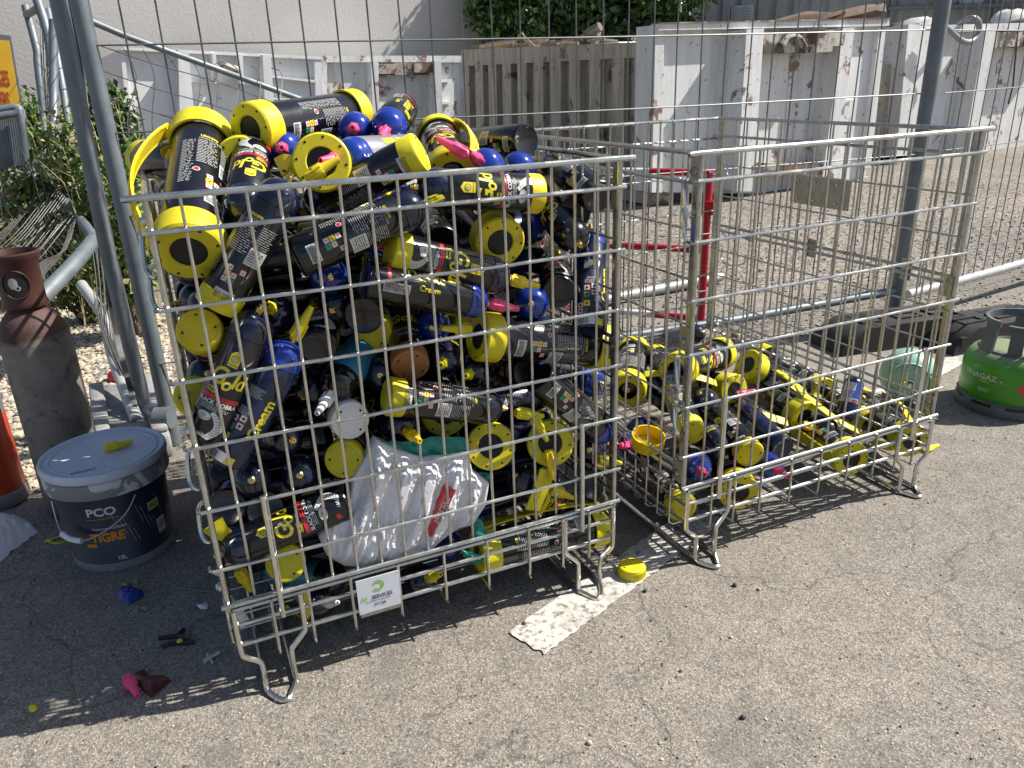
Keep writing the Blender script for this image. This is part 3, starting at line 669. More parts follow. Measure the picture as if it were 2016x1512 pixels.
for k in range(20):                                  # crumpled chain mesh low at the left
    a = k / 29; L.append([(88 + a * 95, 335 + a * 125, 4.55 - a * .65), (20 + a * 110 + rr.uniform(-6, 6), 420 + a * 110, 4.4 - a * .8), (-30 + a * 110, 470 + a * 120, 4.2 - a * .9)])
    if k % 2: L.append([(88 - a * 110, 330 + a * 90, 4.6 - a * .1), (120 - a * 110 + rr.uniform(-5, 5), 420 + a * 80, 4.25 - a * .1), (178 - a * 120, 480 + a * 110, 3.9 - a * .4)])
wires(L, .0022, 0)
L = []
for k in range(12):
    a = k / 11; L.append([(150 - a * 10, 425 + a * 12, 4.1), (128 - a * 8 + rr.uniform(-5, 5), 490 + a * 8, 3.9), (76 + a * 12, 520 + a * 20, 3.6), (92 + a * 5, 560, 3.5)])
for k in range(10):
    a = k / 9; L.append([(180 + a * 40, 470 + a * 20, 3.85), (188 + a * 38 + rr.uniform(-5, 5), 560, 3.7), (196 + a * 40, 640 + a * 40, 3.5), (235 + a * 18 + rr.uniform(-4, 4), 740, 3.3)])
wires(L, .0028, 0)
# curled mesh seen through the near fence, over the white skip
L = []
for k in range(8):
    x = 240 + k * 42; L.append([(x, 92 + k * 6, 4.2), (x + 26 + rr.uniform(-6, 6), 150, 4.2), (x + 18 + rr.uniform(-8, 8), 240, 4.1), (x + 30, 330, 4.0)])
for k in range(4):
    y = 100 + k * 48; L.append([(170, y - 20, 3.6), (300, y + 25, 4.0), (430, y + 62, 4.3), (560, y + 110, 4.6)])
wires(L, .0028, 0)
# elbow clamp and rubber feet
mb = MB(); mb.tube([ba + Vector((0, 0, .09)), Vector((FP.x, FP.y, .13))], .034, 12); mb.tube([(FP.x - .03, FP.y - .04, .13), (FP.x + .03, FP.y - .04, .13)], .045, 12); wchild('clamp', mb, M['pipe'], fen3)
rub = simple('recycled_black_rubber', (.022, .021, .021), .6, 0, .3, 20, bumpd=.002, dust=(.09, .083, .075, .45))
def foot(label, c, yaw, L_=.85, w=.25, h=.13, slots=True):
    o = empty('fence_foot', label, 'fence foot', c, R(yaw), 'black rubber feet of the site fence'); mb = MB()
    prof = [(-L_ / 2, 0), (-L_ / 2, h * .35), (-L_ / 2 + .13, h), (L_ / 2 - .13, h), (L_ / 2, h * .35), (L_ / 2, 0)]
    vs = [(x, y, z) for y in (-w / 2, w / 2) for x, z in prof]; N = 6
    mb.add(vs, [tuple(range(N))[::-1], tuple(range(N, 12))] + [(i, (i + 1) % N, N + (i + 1) % N, N + i) for i in range(N)], 0, False); link('block', mb.mesh('block', rub), o)
    if slots:
        mb = MB()
        for x in (-.20, .02, .22):
            mb.tube([(x - .07, -w * .22, h + .004), (x + .07, -w * .22, h + .004), (x + .07, w * .05, h + .004), (x - .07, w * .05, h + .004)], .007, 6, closed=True)
            mb.box((x - .05, w * .18, h - .02), (x + .05, w * .34, h + .002), 1)
        mb.box((-L_ / 2 + .03, -w / 2 - .003, h * .3), (-L_ / 2 + .12, -w / 2 + .02, h * .7), 1); link('top_relief', mb.mesh('top_relief', [rub, M['hole']]), o)
    return o
foot('black rubber fence foot under the right post behind the second cage', tuple((PZ(1762, 668))), 16)
foot('black rubber fence foot half hidden by the green gas cylinder', tuple(PZ(1948, 668)), 19, .75)
grey_b = simple('grey_concrete_foot', (.25, .25, .25), .85, 0, .2, 25, bumpd=.003)
o = empty('fence_foot', 'grey slab fence foot under the thick left posts', 'fence foot', tuple(PZ(272, 836)), R(-62)); mb = MB(); mb.box((-.30, -.16, 0), (.42, .10, .10), 0, .012); link('block', mb.mesh('block', grey_b), o)
mb = MB(); mb.box((-.30, -.158, .10), (.40, -.10, .125), 0, .006); mb.box((-.30, .04, .10), (.40, .098, .125), 0, .006); link('kerb', mb.mesh('kerb', grey_b), o)
# long pipe lying on the ground beyond, shadowing stones
o = tag(link('steel_pipe', MB().tube([PZ(1180, 592, .04), PZ(1420, 545, .04)], .03, 10).mesh('steel_pipe', lp)), 'loose grey pipe lying on the gravel behind the red and white barrier', 'pipe')
# plate and clamp lying against the skip
# ------------------------------------------------------------------ red and white barrier
redp = simple('barrier_red', (.50, .012, .03), .35, 0, .12, 10); whp = simple('barrier_white', (.68, .66, .62), .4, 0, .12, 10)
bR = PZ(1378, 662); bL = Vector((.10, 4.37, 0)); bd = (bR - bL); bl_ = bd.length; bar = empty('barrier', 'low red and white striped tube barrier behind the half empty cage', 'barrier', bR, math.atan2(-bd.y, -bd.x))
def stripe(z, breaks, zz=None):
    cols = 0; x = 0
    for k, xb in enumerate(breaks):
        mb = MB(); mb.tube([(x, 0, z), (xb, 0, z)], .019, 12, cap=True); link('tube', mb.mesh('tube', [redp, whp][k % 2]), bar); x = xb
mb = MB(); mb.tube([(0, 0, 0), (0, 0, .86)], .020, 12); link('upright', mb.mesh('upright', redp), bar)
mb = MB(); mb.tube([(bl_, 0, 0), (bl_, 0, .86)], .020, 12); link('upright', mb.mesh('upright', redp), bar)
stripe(.86, [.30, .62, bl_]); stripe(.47, [.52, .80, bl_]); stripe(.10, [.26, .55, bl_])
mb = MB(); mb.box((.02, -.03, .66), (-.06, .03, .72), 0, .006); link('socket', mb.mesh('socket', redp), bar)
# ------------------------------------------------------------------ poster board and grille barrier at the left edge
m, n, l, b = new_mat('weathered_yellow_poster'); v = coord(n, l); f = nz(n, l, 3, 6, .7, v, 1)
c = ramp(n, l, f, [(.35, (.80, .42, .02)), (.6, (.85, .55, .04)), (.66, (.78, .74, .55))]); l.new(c, b.inputs['Base Color']); b.inputs['Roughness'].default_value = .5; M['poster'] = m
YP, yp = 6.6, 24
q = PV(30, 290, YP, yp); po = empty('poster_board', 'sun bleached yellow sign board with red lettering at the left edge', 'sign', (q.x, q.y, 0))
mb = MB(); plate(mb, [(-60, 62), (20, 70), (58, 292), (-40, 300)], YP, yp, 0, .05); wchild('frame', mb, M['pipe'], po)
mb = MB(); plate(mb, [(-60, 76), (18, 80), (54, 290), (-40, 296)], YP, yp, .006, 0); wchild('poster', mb, M['poster'], po)
art = Art(); art.text('EMBALLAGES', -.10, .055, .125, 0, 1, 0, .004, .27); art.text('ET PAPIERS', -.10, -.070, .125, 0, 1, 0, .004, .27)
o0 = PV(22, 175, YP, yp); ux = (PV(24, 175, YP, yp) - PV(0, 174, YP, yp)).normalized(); nrm = Vector((math.sin(R(yp)), -math.cos(R(yp)), 0)); uy = nrm.cross(ux)
if uy.z < 0: uy = -uy
mb = MB(); art.flat(mb, lambda x, y, h: o0 + ux * x + uy * y + nrm * (.007 + h)); wchild('lettering', mb, simple('faded_red_ink', (.50, .05, .02), .6), po)
YB = 6.0; q = PV(20, 350, YB, yp); gb = empty('grille_barrier', 'grey barred steel barrier in front of the yellow sign', 'barrier', (q.x, q.y, 0))
for pts in ([(-30, 222), (20, 212), (38, 214), (44, 232)], [(-30, 234), (30, 224), (40, 230), (60, 400), (66, 430)]):
    mb = MB(); mb.tube(bez([PV(x, y, YB - .1 * (pts[0][1] > 230), yp) for x, y in pts], 4), .022, 10); wchild('frame', mb, M['pipe'], gb)
for k in range(13):
    x = -12 + k * 4.3; mb = MB(); mb.tube([PV(x, 238 - k * .6, YB - .05, yp), PV(x + 25, 425, YB - .05, yp)], .007, 6); wchild('bar', mb, M['pipe'], gb)
# ================================================================== wire cages
CW, CD = 1.0, 1.165
CAGES = [((-.6492, 1.4227), 23.539), ((.47004, 1.87897), 24.637)]
_cm = {}
def cmesh(key, fn, mat, angle=40):
    if key not in _cm: mb = MB(); fn(mb); _cm[key] = mb.mesh(key.split('|')[0], mat, angle)
    return _cm[key]
FZ = [1.0874, .9408, .7927, .6481, .5007, .3536]
SZ = [.965, .84, .72, .61, .50, .39]
def rwave(key, a, b_, r, amp=.0012, seg=6):
    rr = random.Random(key); a, b_ = Vector(a), Vector(b_); N = 6; pts = []
    for i in range(N + 1):
        q = a.lerp(b_, i / N)
        if 0 < i < N: q += Vector((rr.uniform(-amp, amp), rr.uniform(-amp, amp), rr.uniform(-amp, amp)))
        pts.append(q)
    return pts
def foot_path(s, y=0.0, o=1):
    X = (lambda x: x) if s == 0 else (lambda x: 1 - x)
    return [(X(.008), y, .243), (X(.008), y, .135), (X(.016), y, .112), (X(.040), y, .093), (X(.047), y, .075), (X(.047), y, .012)], \
           [(X(.116), y, .012), (X(.116), y, .085), (X(.121), y, .103), (X(.150), y, .135), (X(.155), y, .155), (X(.155), y, .243)], \
           [(X(.047), y + o * .5, .012), (X(.047), y + o * .04, .010), (X(.047), y, .008), (X(.060), y - o * .030, .006), (X(.074), y - o * .050, .006), (X(.084), y - o * .054, .006), (X(.094), y - o * .048, .006), (X(.112), y - o * .012, .008), (X(.116), y, .009), (X(.116), y + o * .04, .010), (X(.116), y + o * .5, .012)]
def cage(ci, label):
    (ox, oy), yaw = CAGES[ci]
    root = empty('wire_cage', label, 'cage', (ox, oy, 0), R(yaw), 'galvanised wire cages'); zc, zb, zp = M['zinc'], M['zinc_bright'], M['zinc_plate']
    def wire(par, key, a, b_, r, seg=6):
        link('wire', cmesh('wire|' + key, lambda mb: mb.tube(rwave(key, a, b_, r), r, seg), zc), par)
    # front gate
    g = link('front_gate', cmesh('front_gate', lambda mb: (mb.tube(bez([(-.020, .012, 1.1478), (-.012, 0, 1.151), (.3, -.001, 1.151), (.7, 0, 1.151), (1.012, 0, 1.151), (1.018, .014, 1.147)], 4), .0065, 8),
        mb.tube([(-.014, -.002, .257), (1.012, -.002, .257)], .0055, 8), mb.tube([(0, .0075, .257), (0, .0075, 1.15)], .0062, 8), mb.tube([(1, .0075, .257), (1, .0075, 1.15)], .0062, 8)), zc), root)
    for k, z in enumerate(FZ):
        wire(g, 'fh%d' % k, (-.016, -.002, z), (1.013, -.002, z), .0042 if k else .0048, 8)
        link('wire_hook', cmesh('wire_hook|%d' % k, lambda mb: mb.tube([(-.014, -.002, z), (-.021, .004, z), (-.021, .022, z)], .0038, 6), zc), g)
    for k in range(1, 17): wire(g, 'fv%d' % k, (k / 17, .005, .250), (k / 17, .005, 1.152), .0034)
    for x in (.111, .892): link('stay_rod', cmesh('stay_rod', lambda mb: mb.tube([(0, -.0075, .512), (0, -.012, .49), (0, -.0125, .20)], .0062, 8), zb), g).location = (x, 0, 0)
    # base
    bs = link('base_frame', cmesh('base_frame', lambda mb: [mb.tube(p, r_, 8) for p, r_ in (
        ([(.008, .001, .243), (.992, .001, .243)], .0055), ([(.006, .001, .2005), (.994, .001, .2005)], .005), ([(.006, .001, .1466), (.994, .001, .1466)], .0055),
        ([(.004, .004, .20), (.004, CD, .20)], .0045), ([(.004, .004, .1466), (.004, CD, .1466)], .005), ([(.996, .004, .20), (.996, CD, .20)], .0045), ([(.996, .004, .1466), (.996, CD, .1466)], .005),
        ([(.004, CD, .20), (.996, CD, .20)], .0045), ([(.004, CD, .1466), (.996, CD, .1466)], .005), ([(0, .0, .245), (0, CD, .245)], .005), ([(1, .0, .245), (1, CD, .245)], .005), ([(0, CD, .245), (1, CD, .245)], .005))], zc), root)
    for k, x in enumerate((.091, .174, .272, .388, .505, .621, .738, .837, .917)):
        link('floor_wire', cmesh('floor_wire|x%d' % k, lambda mb: mb.tube(bez([(x, -.006, .250), (x, -.006, .18), (x, -.006, .112), (x, .004, .101), (x, .04, .102), (x, .6, .102), (x, CD - .02, .102), (x, CD + .004, .112), (x, CD + .006, .245)], 3), .0036, 6), zc), bs)
    for k in range(1, 20):
        y = k * CD / 20
        link('floor_wire', cmesh('floor_wire|y%d' % k, lambda mb: mb.tube([(-.006, y, .245), (-.006, y, .118), (.008, y, .106), (.992, y, .106), (1.006, y, .118), (1.006, y, .245)], .0032, 6), zc), bs)
    for s_ in (0, 1):
        for y, o in ((0, 1), (CD, -1)):
            a, b_, c_ = foot_path(s_, y - .004 * o, o); f = None
            f = link('foot', cmesh('foot|%d%d' % (s_, o), lambda mb: (mb.tube(bez(a, 4), .0065, 8), mb.tube(bez(b_, 4), .0065, 8), mb.tube(bez(c_, 4), .0068, 8)), zb), root)
    # sides
    for s_, X in ((0, 0.0), (1, 1.0)):
        xi = .010 * (1 if s_ == 0 else -1)
        pn = link('side_panel', cmesh('side_panel|%d' % s_, lambda mb: (mb.tube([(X, .012, 1.149), (X, CD, 1.149)], .0065, 8), mb.tube([(X, .012, 1.080), (X, CD, 1.080)], .0055, 6),
            mb.tube([(X, .012, .312), (X, CD, .312)], .0055, 6), mb.tube([(X + xi * .3, .012, .285), (X + xi * .3, CD, .285)], .005, 6),
            mb.box((X - .0025, .016, .25), (X + .0025, .030, 1.146)), mb.box((X - .0025, CD - .040, .25), (X + .0025, CD - .014, 1.146)),
            (mb.tube([(X, .02, .716), (X, CD, .716)], .0055, 6), mb.tube([(X, .02, .694), (X, CD, .694)], .0055, 6)) if s_ else None), zc), root)
        for k, z in enumerate(SZ): wire(pn, 'sh%d%d' % (s_, k), (X + xi * .45, .012, z), (X + xi * .45, CD, z), .0032)
        for k in range(1, 19): wire(pn, 'sv%d%d' % (s_, k), (X + xi * .1, k * CD / 18.7 - .006, .245), (X + xi * .1, k * CD / 18.7 - .006, 1.150), .0035)
        for (y, z) in ((.022, 1.112), (.030, .684), (.030, .297), (.190, .232), (.60, .705), (.19, .705), (CD - .19, .232)):
            if s_ == 0 and z == .705: continue
            def br(mb):
                o_ = -.004 if s_ == 0 else .004
                mb.box((X + o_ - .0015, y - .020, z - .034), (X + o_ + .0015, y + .020, z + .034), 0, .001); mb.tube([(X + o_, y, z - .004), (X + o_ * 3, y, z - .004)], .011, 10, mi=1); mb.tube([(X + o_ * 3, y, z - .004), (X + o_ * 4.3, y, z - .004)], .0075, 6, mi=1)
            link('bracket', cmesh('bracket|%d%.2f%.2f' % (s_, y, z), br, [zp, zb]), pn)
        for z in (.975, .62, .33):
            yy = CD - .16; link('latch_loop', cmesh('latch_loop|%d%.2f' % (s_, z), lambda mb: (mb.tube(bez([(X, yy - .06, z), (X + xi, yy - .065, z - .035), (X + xi * 2, yy, z - .055), (X + xi, yy + .075, z - .045), (X, yy + .08, z)], 4), .0042, 6), mb.tube(bez([(X, yy - .09, z + .06), (X + xi * 2, yy - .03, z + .075), (X + xi * 2, yy + .03, z + .06), (X, yy + .09, z + .065)], 4), .0042, 6)), zb), pn)
    # left outer hooks seen against the light on the front corner
    for k, z in enumerate((1.055, .99, .60, .47)):
        link('latch_hook', cmesh('latch_hook|%d' % k, lambda mb: mb.tube(bez([(-.004, .05, z + .03), (-.018, .045, z + .02), (-.024, .03, z - .03), (-.018, .02, z - .05), (-.004, .024, z - .055)], 4), .0052, 6), zb), root)
    bk = link('back_panel', cmesh('back_panel', lambda mb: (mb.tube([(-.012, CD, 1.149), (1.012, CD, 1.149)], .0065, 8), mb.tube([(0, CD, .257), (1, CD, .257)], .0055, 6), mb.tube([(0, CD - .008, .25), (0, CD - .008, 1.15)], .0062, 8), mb.tube([(1, CD - .008, .25), (1, CD - .008, 1.15)], .0062, 8)), zc), root)
    for k, z in enumerate((1.070, .92, .77, .63, .49, .36)): wire(bk, 'bh%d' % k, (-.01, CD + .003, z), (1.01, CD + .003, z), .0042)
    for k in range(1, 17): wire(bk, 'bv%d' % k, (k / 17, CD - .005, .25), (k / 17, CD - .005, 1.152), .0033)
    return root
def cageM(ci):
    (ox, oy), yaw = CAGES[ci]; return Matrix.Translation((ox, oy, 0)) @ Matrix.Rotation(R(yaw), 4, 'Z')
def PC(ci, px, py, y):                 # pixel -> world point at depth y behind a cage's front
    Mx = cageM(ci); n_ = Mx.to_3x3() @ Vector((0, 1, 0)); p0 = Mx @ Vector((0, y, 0)); d = ray(px, py)
    return EYE + d * ((p0 - EYE).dot(n_) / d.dot(n_))
cage1 = cage(0, 'wire cage on the left heaped full of used gas canisters')
cage2 = cage(1, 'nearly empty wire cage on the right with one layer of canisters')
# number plate on the front of cage 1
mb = MB(); mb.box((.283, -.0105, .140), (.386, -.0085, .236)); link('sign_plate', mb.mesh('sign_plate', simple('sign_white', (.62, .64, .70), .3, 0, .04)), cage1)
art = Art(); art.disc(.335, .2105, .0145, LG, 1, n=22, a0=-150, a1=150, rin=.009)
art.text('DI', .2985, .1800, .0145, LG, 1, 0, .0004); art.text('SERVICES', .3420, .1800, .0145, K, 1, 0, .0003, .86)
art.text('bouteille-de-gaz.com', .332, .1705, .0072, K, 1); art.text('N°158', .335, .1585, .0105, K, 1, 0, .0002); art.disc(.2875, .1475, .002, S_, 1); art.disc(.3820, .2300, .002, S_, 1)
mb = MB(); art.flat(mb, lambda x, y, h: (x, -.0105 - h, y)); link('sign_print', mb.mesh('sign_print', PRINT), cage1)
mb = MB(); mb.box((.286, -.0075, .128), (.386, -.006, .150)); link('stamped_plate', mb.mesh('stamped_plate', M['zinc_plate']), cage1)
# tinted plate inside the right side of cage 2
mb = MB(); mb.box((.988, .44, .862), (.991, .715, .965)); [mb.tube([(.988, y, z), (.984, y, z)], .005, 8, mi=1) for y in (.50, .60, .68) for z in (.88, .945)]
link('side_plate', mb.mesh('side_plate', [M['zinc_plate'], M['zinc_bright']]), cage2)
# ================================================================== gas canisters
def label_art(kind, r):
    a = Art(); L = .235; C2 = math.pi * r         # C2 = half circumference
    if kind in ('gold', 'virgin'):
        a.rect(0, .190, .0, .0, Y_) if False else None
        a.poly([(-.011, .176), (.011, .176), (.011, .203), (0, .211), (-.011, .203)], Y_, 1); a.disc(0, .194, .0075, K, 2, n=16); a.disc(0, .194, .0063, Y_, 3, n=16); a.disc(0, .194, .004, S_, 4, n=12); a.text('ATTENTION', 0, .1805, .0048, K, 2)
        a.text('G', -.019, .150, .052, Y_, 1, .0, .0014, .9, .15); a.text('o', .004, .138, .040, Y_, 1, 0, .001, .9, .15); a.text('l', .016, .150, .052, Y_, 1, 0, .001, 1, .15); a.text('d', .029, .147, .046, Y_, 1, 0, .001, .8, .15)
        a.text('Cream', -.022, .123, .010, Y_, 2, 0, .0003); a.text('Charger', -.021, .1155, .008, Y_, 2, 0, .0002)
        a.rect(0, .1045, .088, .0095, R_, 1); a.text('PREMIUM', .004, .1045, .0075, K, 2)
        a.text('VIRGIN' if kind == 'virgin' else 'BLACK COBRA', 0, .0925, .0125, W_, 1, 0, .0005); a.micro(0, .082, .062, .008, S_, .0035, 1, 3)
        # hooded snake drawn in strips
        hood = [(.004 + .030 * math.sin(t * 2.9), .076 - .062 * t) for t in [k / 11 for k in range(12)]]; inn = [(-.004 + .018 * math.sin(t * 2.9 + .1), .070 - .052 * t) for t in [k / 11 for k in range(12)]]
        for k in range(11): a.poly([hood[k], hood[k + 1], inn[k + 1], inn[k]], W_, 1)
        for k in range(1, 11): a.poly([(hood[k][0], hood[k][1]), (hood[k][0] + .0002, hood[k][1] - .0009), (inn[k][0] + .002, inn[k][1] - .0009), (inn[k][0] + .002, inn[k][1])], K, 2)
        a.disc(-.014, .061, .016, W_, 1, .0095, 16); a.disc(-.015, .063, .0155, K, 2, .0085, 20, 180, 360, .0145); a.disc(-.013, .0625, .0035, K, 3, .0025, 10); a.disc(-.013, .0625, .0018, Y_, 4, n=8)
        for k in range(5): a.rect(-.024 + k * .004, .057 + (k % 2) * .004, .0012, .005, S_, 3, .5)
        a.text('666g', -.004, .022, .0105, W_, 1, 0, .0004); a.rect(-.035, .030, .016, .010, R_, 1, .4)
    if kind == 'deluxe':
        a.text('Deluxe', -.008, .125, .036, Y_, 1, math.pi / 2, .0008, .85); a.text('Cream', .020, .135, .018, Y_, 1, math.pi / 2, .0004)
        a.rect(.030, .06, .022, .06, S_, 1); a.micro(.030, .06, .019, .055, K, .003, 2, 5); a.rect(0, .040, .060, .008, R_, 1)
        a.poly([(-.03, .178), (-.008, .178), (-.008, .208), (-.03, .208)], Y_, 1); a.disc(-.019, .195, .007, K, 2, n=14); a.disc(-.019, .195, .0058, Y_, 3, n=14)
    if kind == 'cream':
        a.text('Cream', .030, .120, .034, Y_, 1, math.pi / 2, .001, 1, .1); a.text('DANGER', -.010, .133, .0062, W_, 1); a.micro(-.010, .172, .040, .022, S_, .003, 1, 6); a.micro(-.012, .124, .032, .010, S_, .003, 1, 7)
        for (x, y, cc) in ((-.022, .105, W_), (-.004, .110, W_), (-.004, .092, W_), (-.022, .086, G_), (-.022, .062, Y_), (-.038, .058, W_), (-.038, .042, W_)):
            a.rect(x, y, .0155, .0155, R_ if cc == W_ else cc, 1); a.rect(x, y, .0125, .0125, cc, 2); a.disc(x, y, .0035, K, 3, n=8)
        a.rect(-.022, .016, .05, .022, W_, 1); a.micro(-.030, .016, .026, .018, K, .0022, 2, 8, .5, True); a.rect(.012, .014, .018, .018, Y_, 2)
    if kind == 'aqua':
        a.micro(.02, .06, .03, .06, W_, .004, 1, 9)
    if kind == 'coconut':
        a.text('Gold', 0, .140, .040, Y_, 1, 0, .001, 1, .15); a.rect(0, .103, .08, .003, R_, 1); a.text('COCONUT', 0, .092, .013, W_, 1, 0, .0004); a.micro(0, .075, .05, .014, S_, .0035, 1, 3)
    # reverse: small print, warning signs, bar code
    th = C2 + .0
    if kind != 'aqua':
        a.text('UN1070', th - .018, .205, .0085, Y_, 1, 0, .0003); a.text('NITROUS OXIDE', th - .014, .1975, .0055, W_, 1)
        a.micro(th - .018, .160, .036, .066, S_, .0046, 1, 12, .38); a.micro(th + .022, .172, .034, .044, S_, .0046, 1, 13, .38)
        a.rect(th + .022, .128, .036, .036, W_, 1); a.micro(th + .022, .132, .032, .024, K, .0048, 2, 14, .4); a.text('DO NOT REFILL', th + .022, .1145, .0048, K, 2)
        for (x, y, cc) in ((-.012, .092, W_), (.014, .092, W_), (.001, .079, W_), (-.012, .079, Y_), (.001, .066, G_), (-.012, .066, W_)):
            a.rect(th + x, y, .0120, .0120, R_ if cc == W_ else cc, 1, .08); a.rect(th + x, y, .0100, .0100, cc, 2, .08); a.rect(th + x, y, .005, .0022, R_ if cc == W_ else K, 3, .6)
        a.rect(th + .002, .034, .040, .022, W_, 1); a.micro(th + .002, .034, .034, .018, K, .0021, 2, 15, .55, True); a.disc(th - .034, .104, .006, W_, 1, n=14); a.disc(th - .034, .104, .0045, R_, 2, n=12)
        a.micro(th - .050, .13, .022, .12, S_, .0046, 1, 16, .38) if kind in ('gold', 'virgin') else a.micro(th - .046, .09, .016, .12, S_, .0046, 1, 17, .38)
    return a
def half(a, hh, r):
    m_ = math.pi * r * .5; a.e = [e for e in a.e if (sum(p[0] for p in e[0]) / len(e[0]) > m_) == bool(hh)]; return a
RS, LS = .0440, .300            # small canister
RB, LB = .0545, .385            # large canister
_bm = {}
def bmesh_(key, fn, mats, angle=40):
    if key not in _bm: mb = MB(); fn(mb); _bm[key] = mb.mesh(key.split('|')[0], mats, angle)
    return _bm[key]
FILMS = {'gold': 'film_black', 'virgin': 'film_black', 'deluxe': 'film_black', 'cream': 'film_blue', 'aqua': 'film_aqua', 'coconut': 'film_black', 'silver': 'film_silver', 'plain': 'film_black', 'navy': 'film_blue'}
def nozzle_mesh(col):
    def f(mb):
        mb.lathe([(0, 0), (.0105, 0), (.0115, .004), (.0115, .020), (.0132, .022), (.0138, .036), (.0120, .040), (.0105, .044), (.0065, .078), (.0060, .080), (.0035, .080), (.0035, .066), (0, .066)], 18)
        for k in range(6):
            a = k * math.pi / 3; mb.box((-.0018, .0105, .006), (.0018, .0148, .040), 0, .0006, Matrix.Rotation(a, 4, 'Z'))
    return bmesh_('nozzle|' + col, f, {'y': M['yellow'], 'p': M['pink'], 'w': M['white_pl'], 'b': M['yellow_bright']}[col], 30)
def cap_small(col):
    def f(mb):
        r = RS + .0012
        mb.lathe([(r - .003, .036), (r, .036), (r + .0005, .004), (r - .002, -.0005), (r - .006, -.002), (0, -.002)][::-1], 40, 0)
        for k in range(4):
            a = .5 + k * math.pi / 2; mb.lathe([(0, -.0026), (.0032, -.0024), (.0032, -.0015)], 10, 1, (math.cos(a) * r * .72, math.sin(a) * r * .72, 0))
        mb.lathe([(r - .009, -.0022), (r - .010, -.0030), (r - .011, -.0022)], 40)
    return bmesh_('cap|' + col, f, [{'y': M['yellow'], 'w': M['white_pl'], 'n': M['brown_pl']}[col], M['hole']], 35)
def canister(kind, label, mw, dome='navy', cap=None, nozzle=None, valve=True, name='gas_canister', group='used gas canisters'):
    """axis +Z from base to dome end, local +X is the front of the print"""
    o = empty(name, label, 'canister', mw=mw, group=group)
    def part(nm, me, mtx=None):
        c = bpy.data.objects.new(nm, me); COL.objects.link(c); c.parent = o
        if mtx is not None: c.matrix_basis = mtx
        return c
    dm = {'navy': M['navy_dome'], 'blue': M['blue_dome'], 'black': M['black_dome']}[dome]
    if kind == 'big':
        part('body', bmesh_('body|big', lambda mb: mb.lathe([(0, .012), (RB - .012, .012), (RB - .001, .020), (RB, .03), (RB, LB - .055), (RB - .002, LB - .045), (RB - .012, LB - .028), (RB - .030, LB - .016), (0, LB - .012)], 44), M['film_black']))
        def ring(mb):
            r = RB + .0065
            mb.lathe([(.031, .001), (.033, -.0015), (r - .004, -.0015), (r, .003), (r + .0005, .050), (r - .004, .050), (r - .004, .006), (.031, .005)], 48)
            for k in range(8): a = k * math.pi / 4; mb.lathe([(0, -.0022), (.0030, -.0020), (.0030, -.001)], 8, 1, (math.cos(a) * r * .84, math.sin(a) * r * .84, 0))
        rg = bmesh_('end_ring|b', ring, [M['yellow'], M['hole']], 35)
        part('end_ring', rg); part('end_ring', rg, Matrix.Translation((0, 0, LB)) @ Matrix.Rotation(math.pi, 4, 'X'))
        def lab(mb, hh):
                a = half(label_art('gold', RB), hh, RB); s_ = 1.12
                a.e = [([(x * s_, y * s_ + .058) for x, y in p], f, mi, lay) for p, f, mi, lay in a.e]; a.roll(mb, RB, 0, .009)
        for hh in (0, 1): part('label', bmesh_('label|big%d' % hh, lambda mb: lab(mb, hh), PRINT))
        part('end_disc', bmesh_('end_disc', lambda mb: mb.lathe([(.031, .0035), (.0, .0035)], 24), M['hole']))
        part('valve', bmesh_('valve', lambda mb: mb.lathe([(.0085, -.004), (.0085, .006), (.0055, .008), (.0055, .014), (.0025, .014), (.0025, .006), (0, .006)], 8), M['brass']), Matrix.Translation((0, 0, LB - .012)))
        if nozzle: part('nozzle', nozzle_mesh(nozzle), Matrix.Translation((0, 0, LB - .008)))
        return o
    key = kind
    part('body', bmesh_('body|' + kind, lambda mb: mb.lathe([(0, .006), (RS - .010, .003), (RS - .004, 0), (RS - .001, .003), (RS, .010), (RS, .237), (RS - .0008, .2385), (RS - .0015, .239)], 40), M[FILMS[kind]]))
    if dome == 'blue' or kind in ('aqua',):
        prof = [(RS - .0012, .239), (RS + .0002, .2395), (RS + .0004, .252), (RS - .0015, .256), (RS - .003, .262)] + [((RS - .003) * math.cos(t), .262 + .032 * math.sin(t)) for t in [k * math.pi / 2 / 7 for k in range(1, 7)]] + [(.007, .294), (.007, .300), (0, .300)]
    else:
        prof = [(RS - .0012, .239), (RS, .2395), (RS, .250)] + [(RS * (math.cos(t) ** .8), .250 + .044 * math.sin(t)) for t in [k * math.pi / 2 / 8 for k in range(1, 8)]] + [(.007, .294), (.007, .300), (0, .300)]
    part('dome', bmesh_('dome|%s%s' % (dome, kind == 'aqua'), lambda mb: mb.lathe(prof, 40), dm))
    if kind not in ('plain', 'navy'): 
        for hh in (0, 1):
            if hh and kind == 'aqua': continue
            part('label', bmesh_('label|%s%d' % (kind, hh), lambda mb: half(label_art('cream' if kind == 'silver' else kind, RS), hh, RS).roll(mb, RS, 0, .009), PRINT))
    else: part('label', bmesh_('label|plain', lambda mb: half(label_art('deluxe', RS), 1, RS).roll(mb, RS, 0, .009), PRINT))
    if valve: part('valve', bmesh_('valve', None, None) if 'valve' in _bm else bmesh_('valve', lambda mb: mb.lathe([(.0085, -.004), (.0085, .006), (.0055, .008), (.0055, .014), (.0025, .014), (.0025, .006), (0, .006)], 8), M['brass']), Matrix.Translation((0, 0, .298)))
    if cap: part('cap', cap_small(cap))
    if nozzle: part('nozzle', nozzle_mesh(nozzle), Matrix.Translation((0, 0, .300)))
    return o
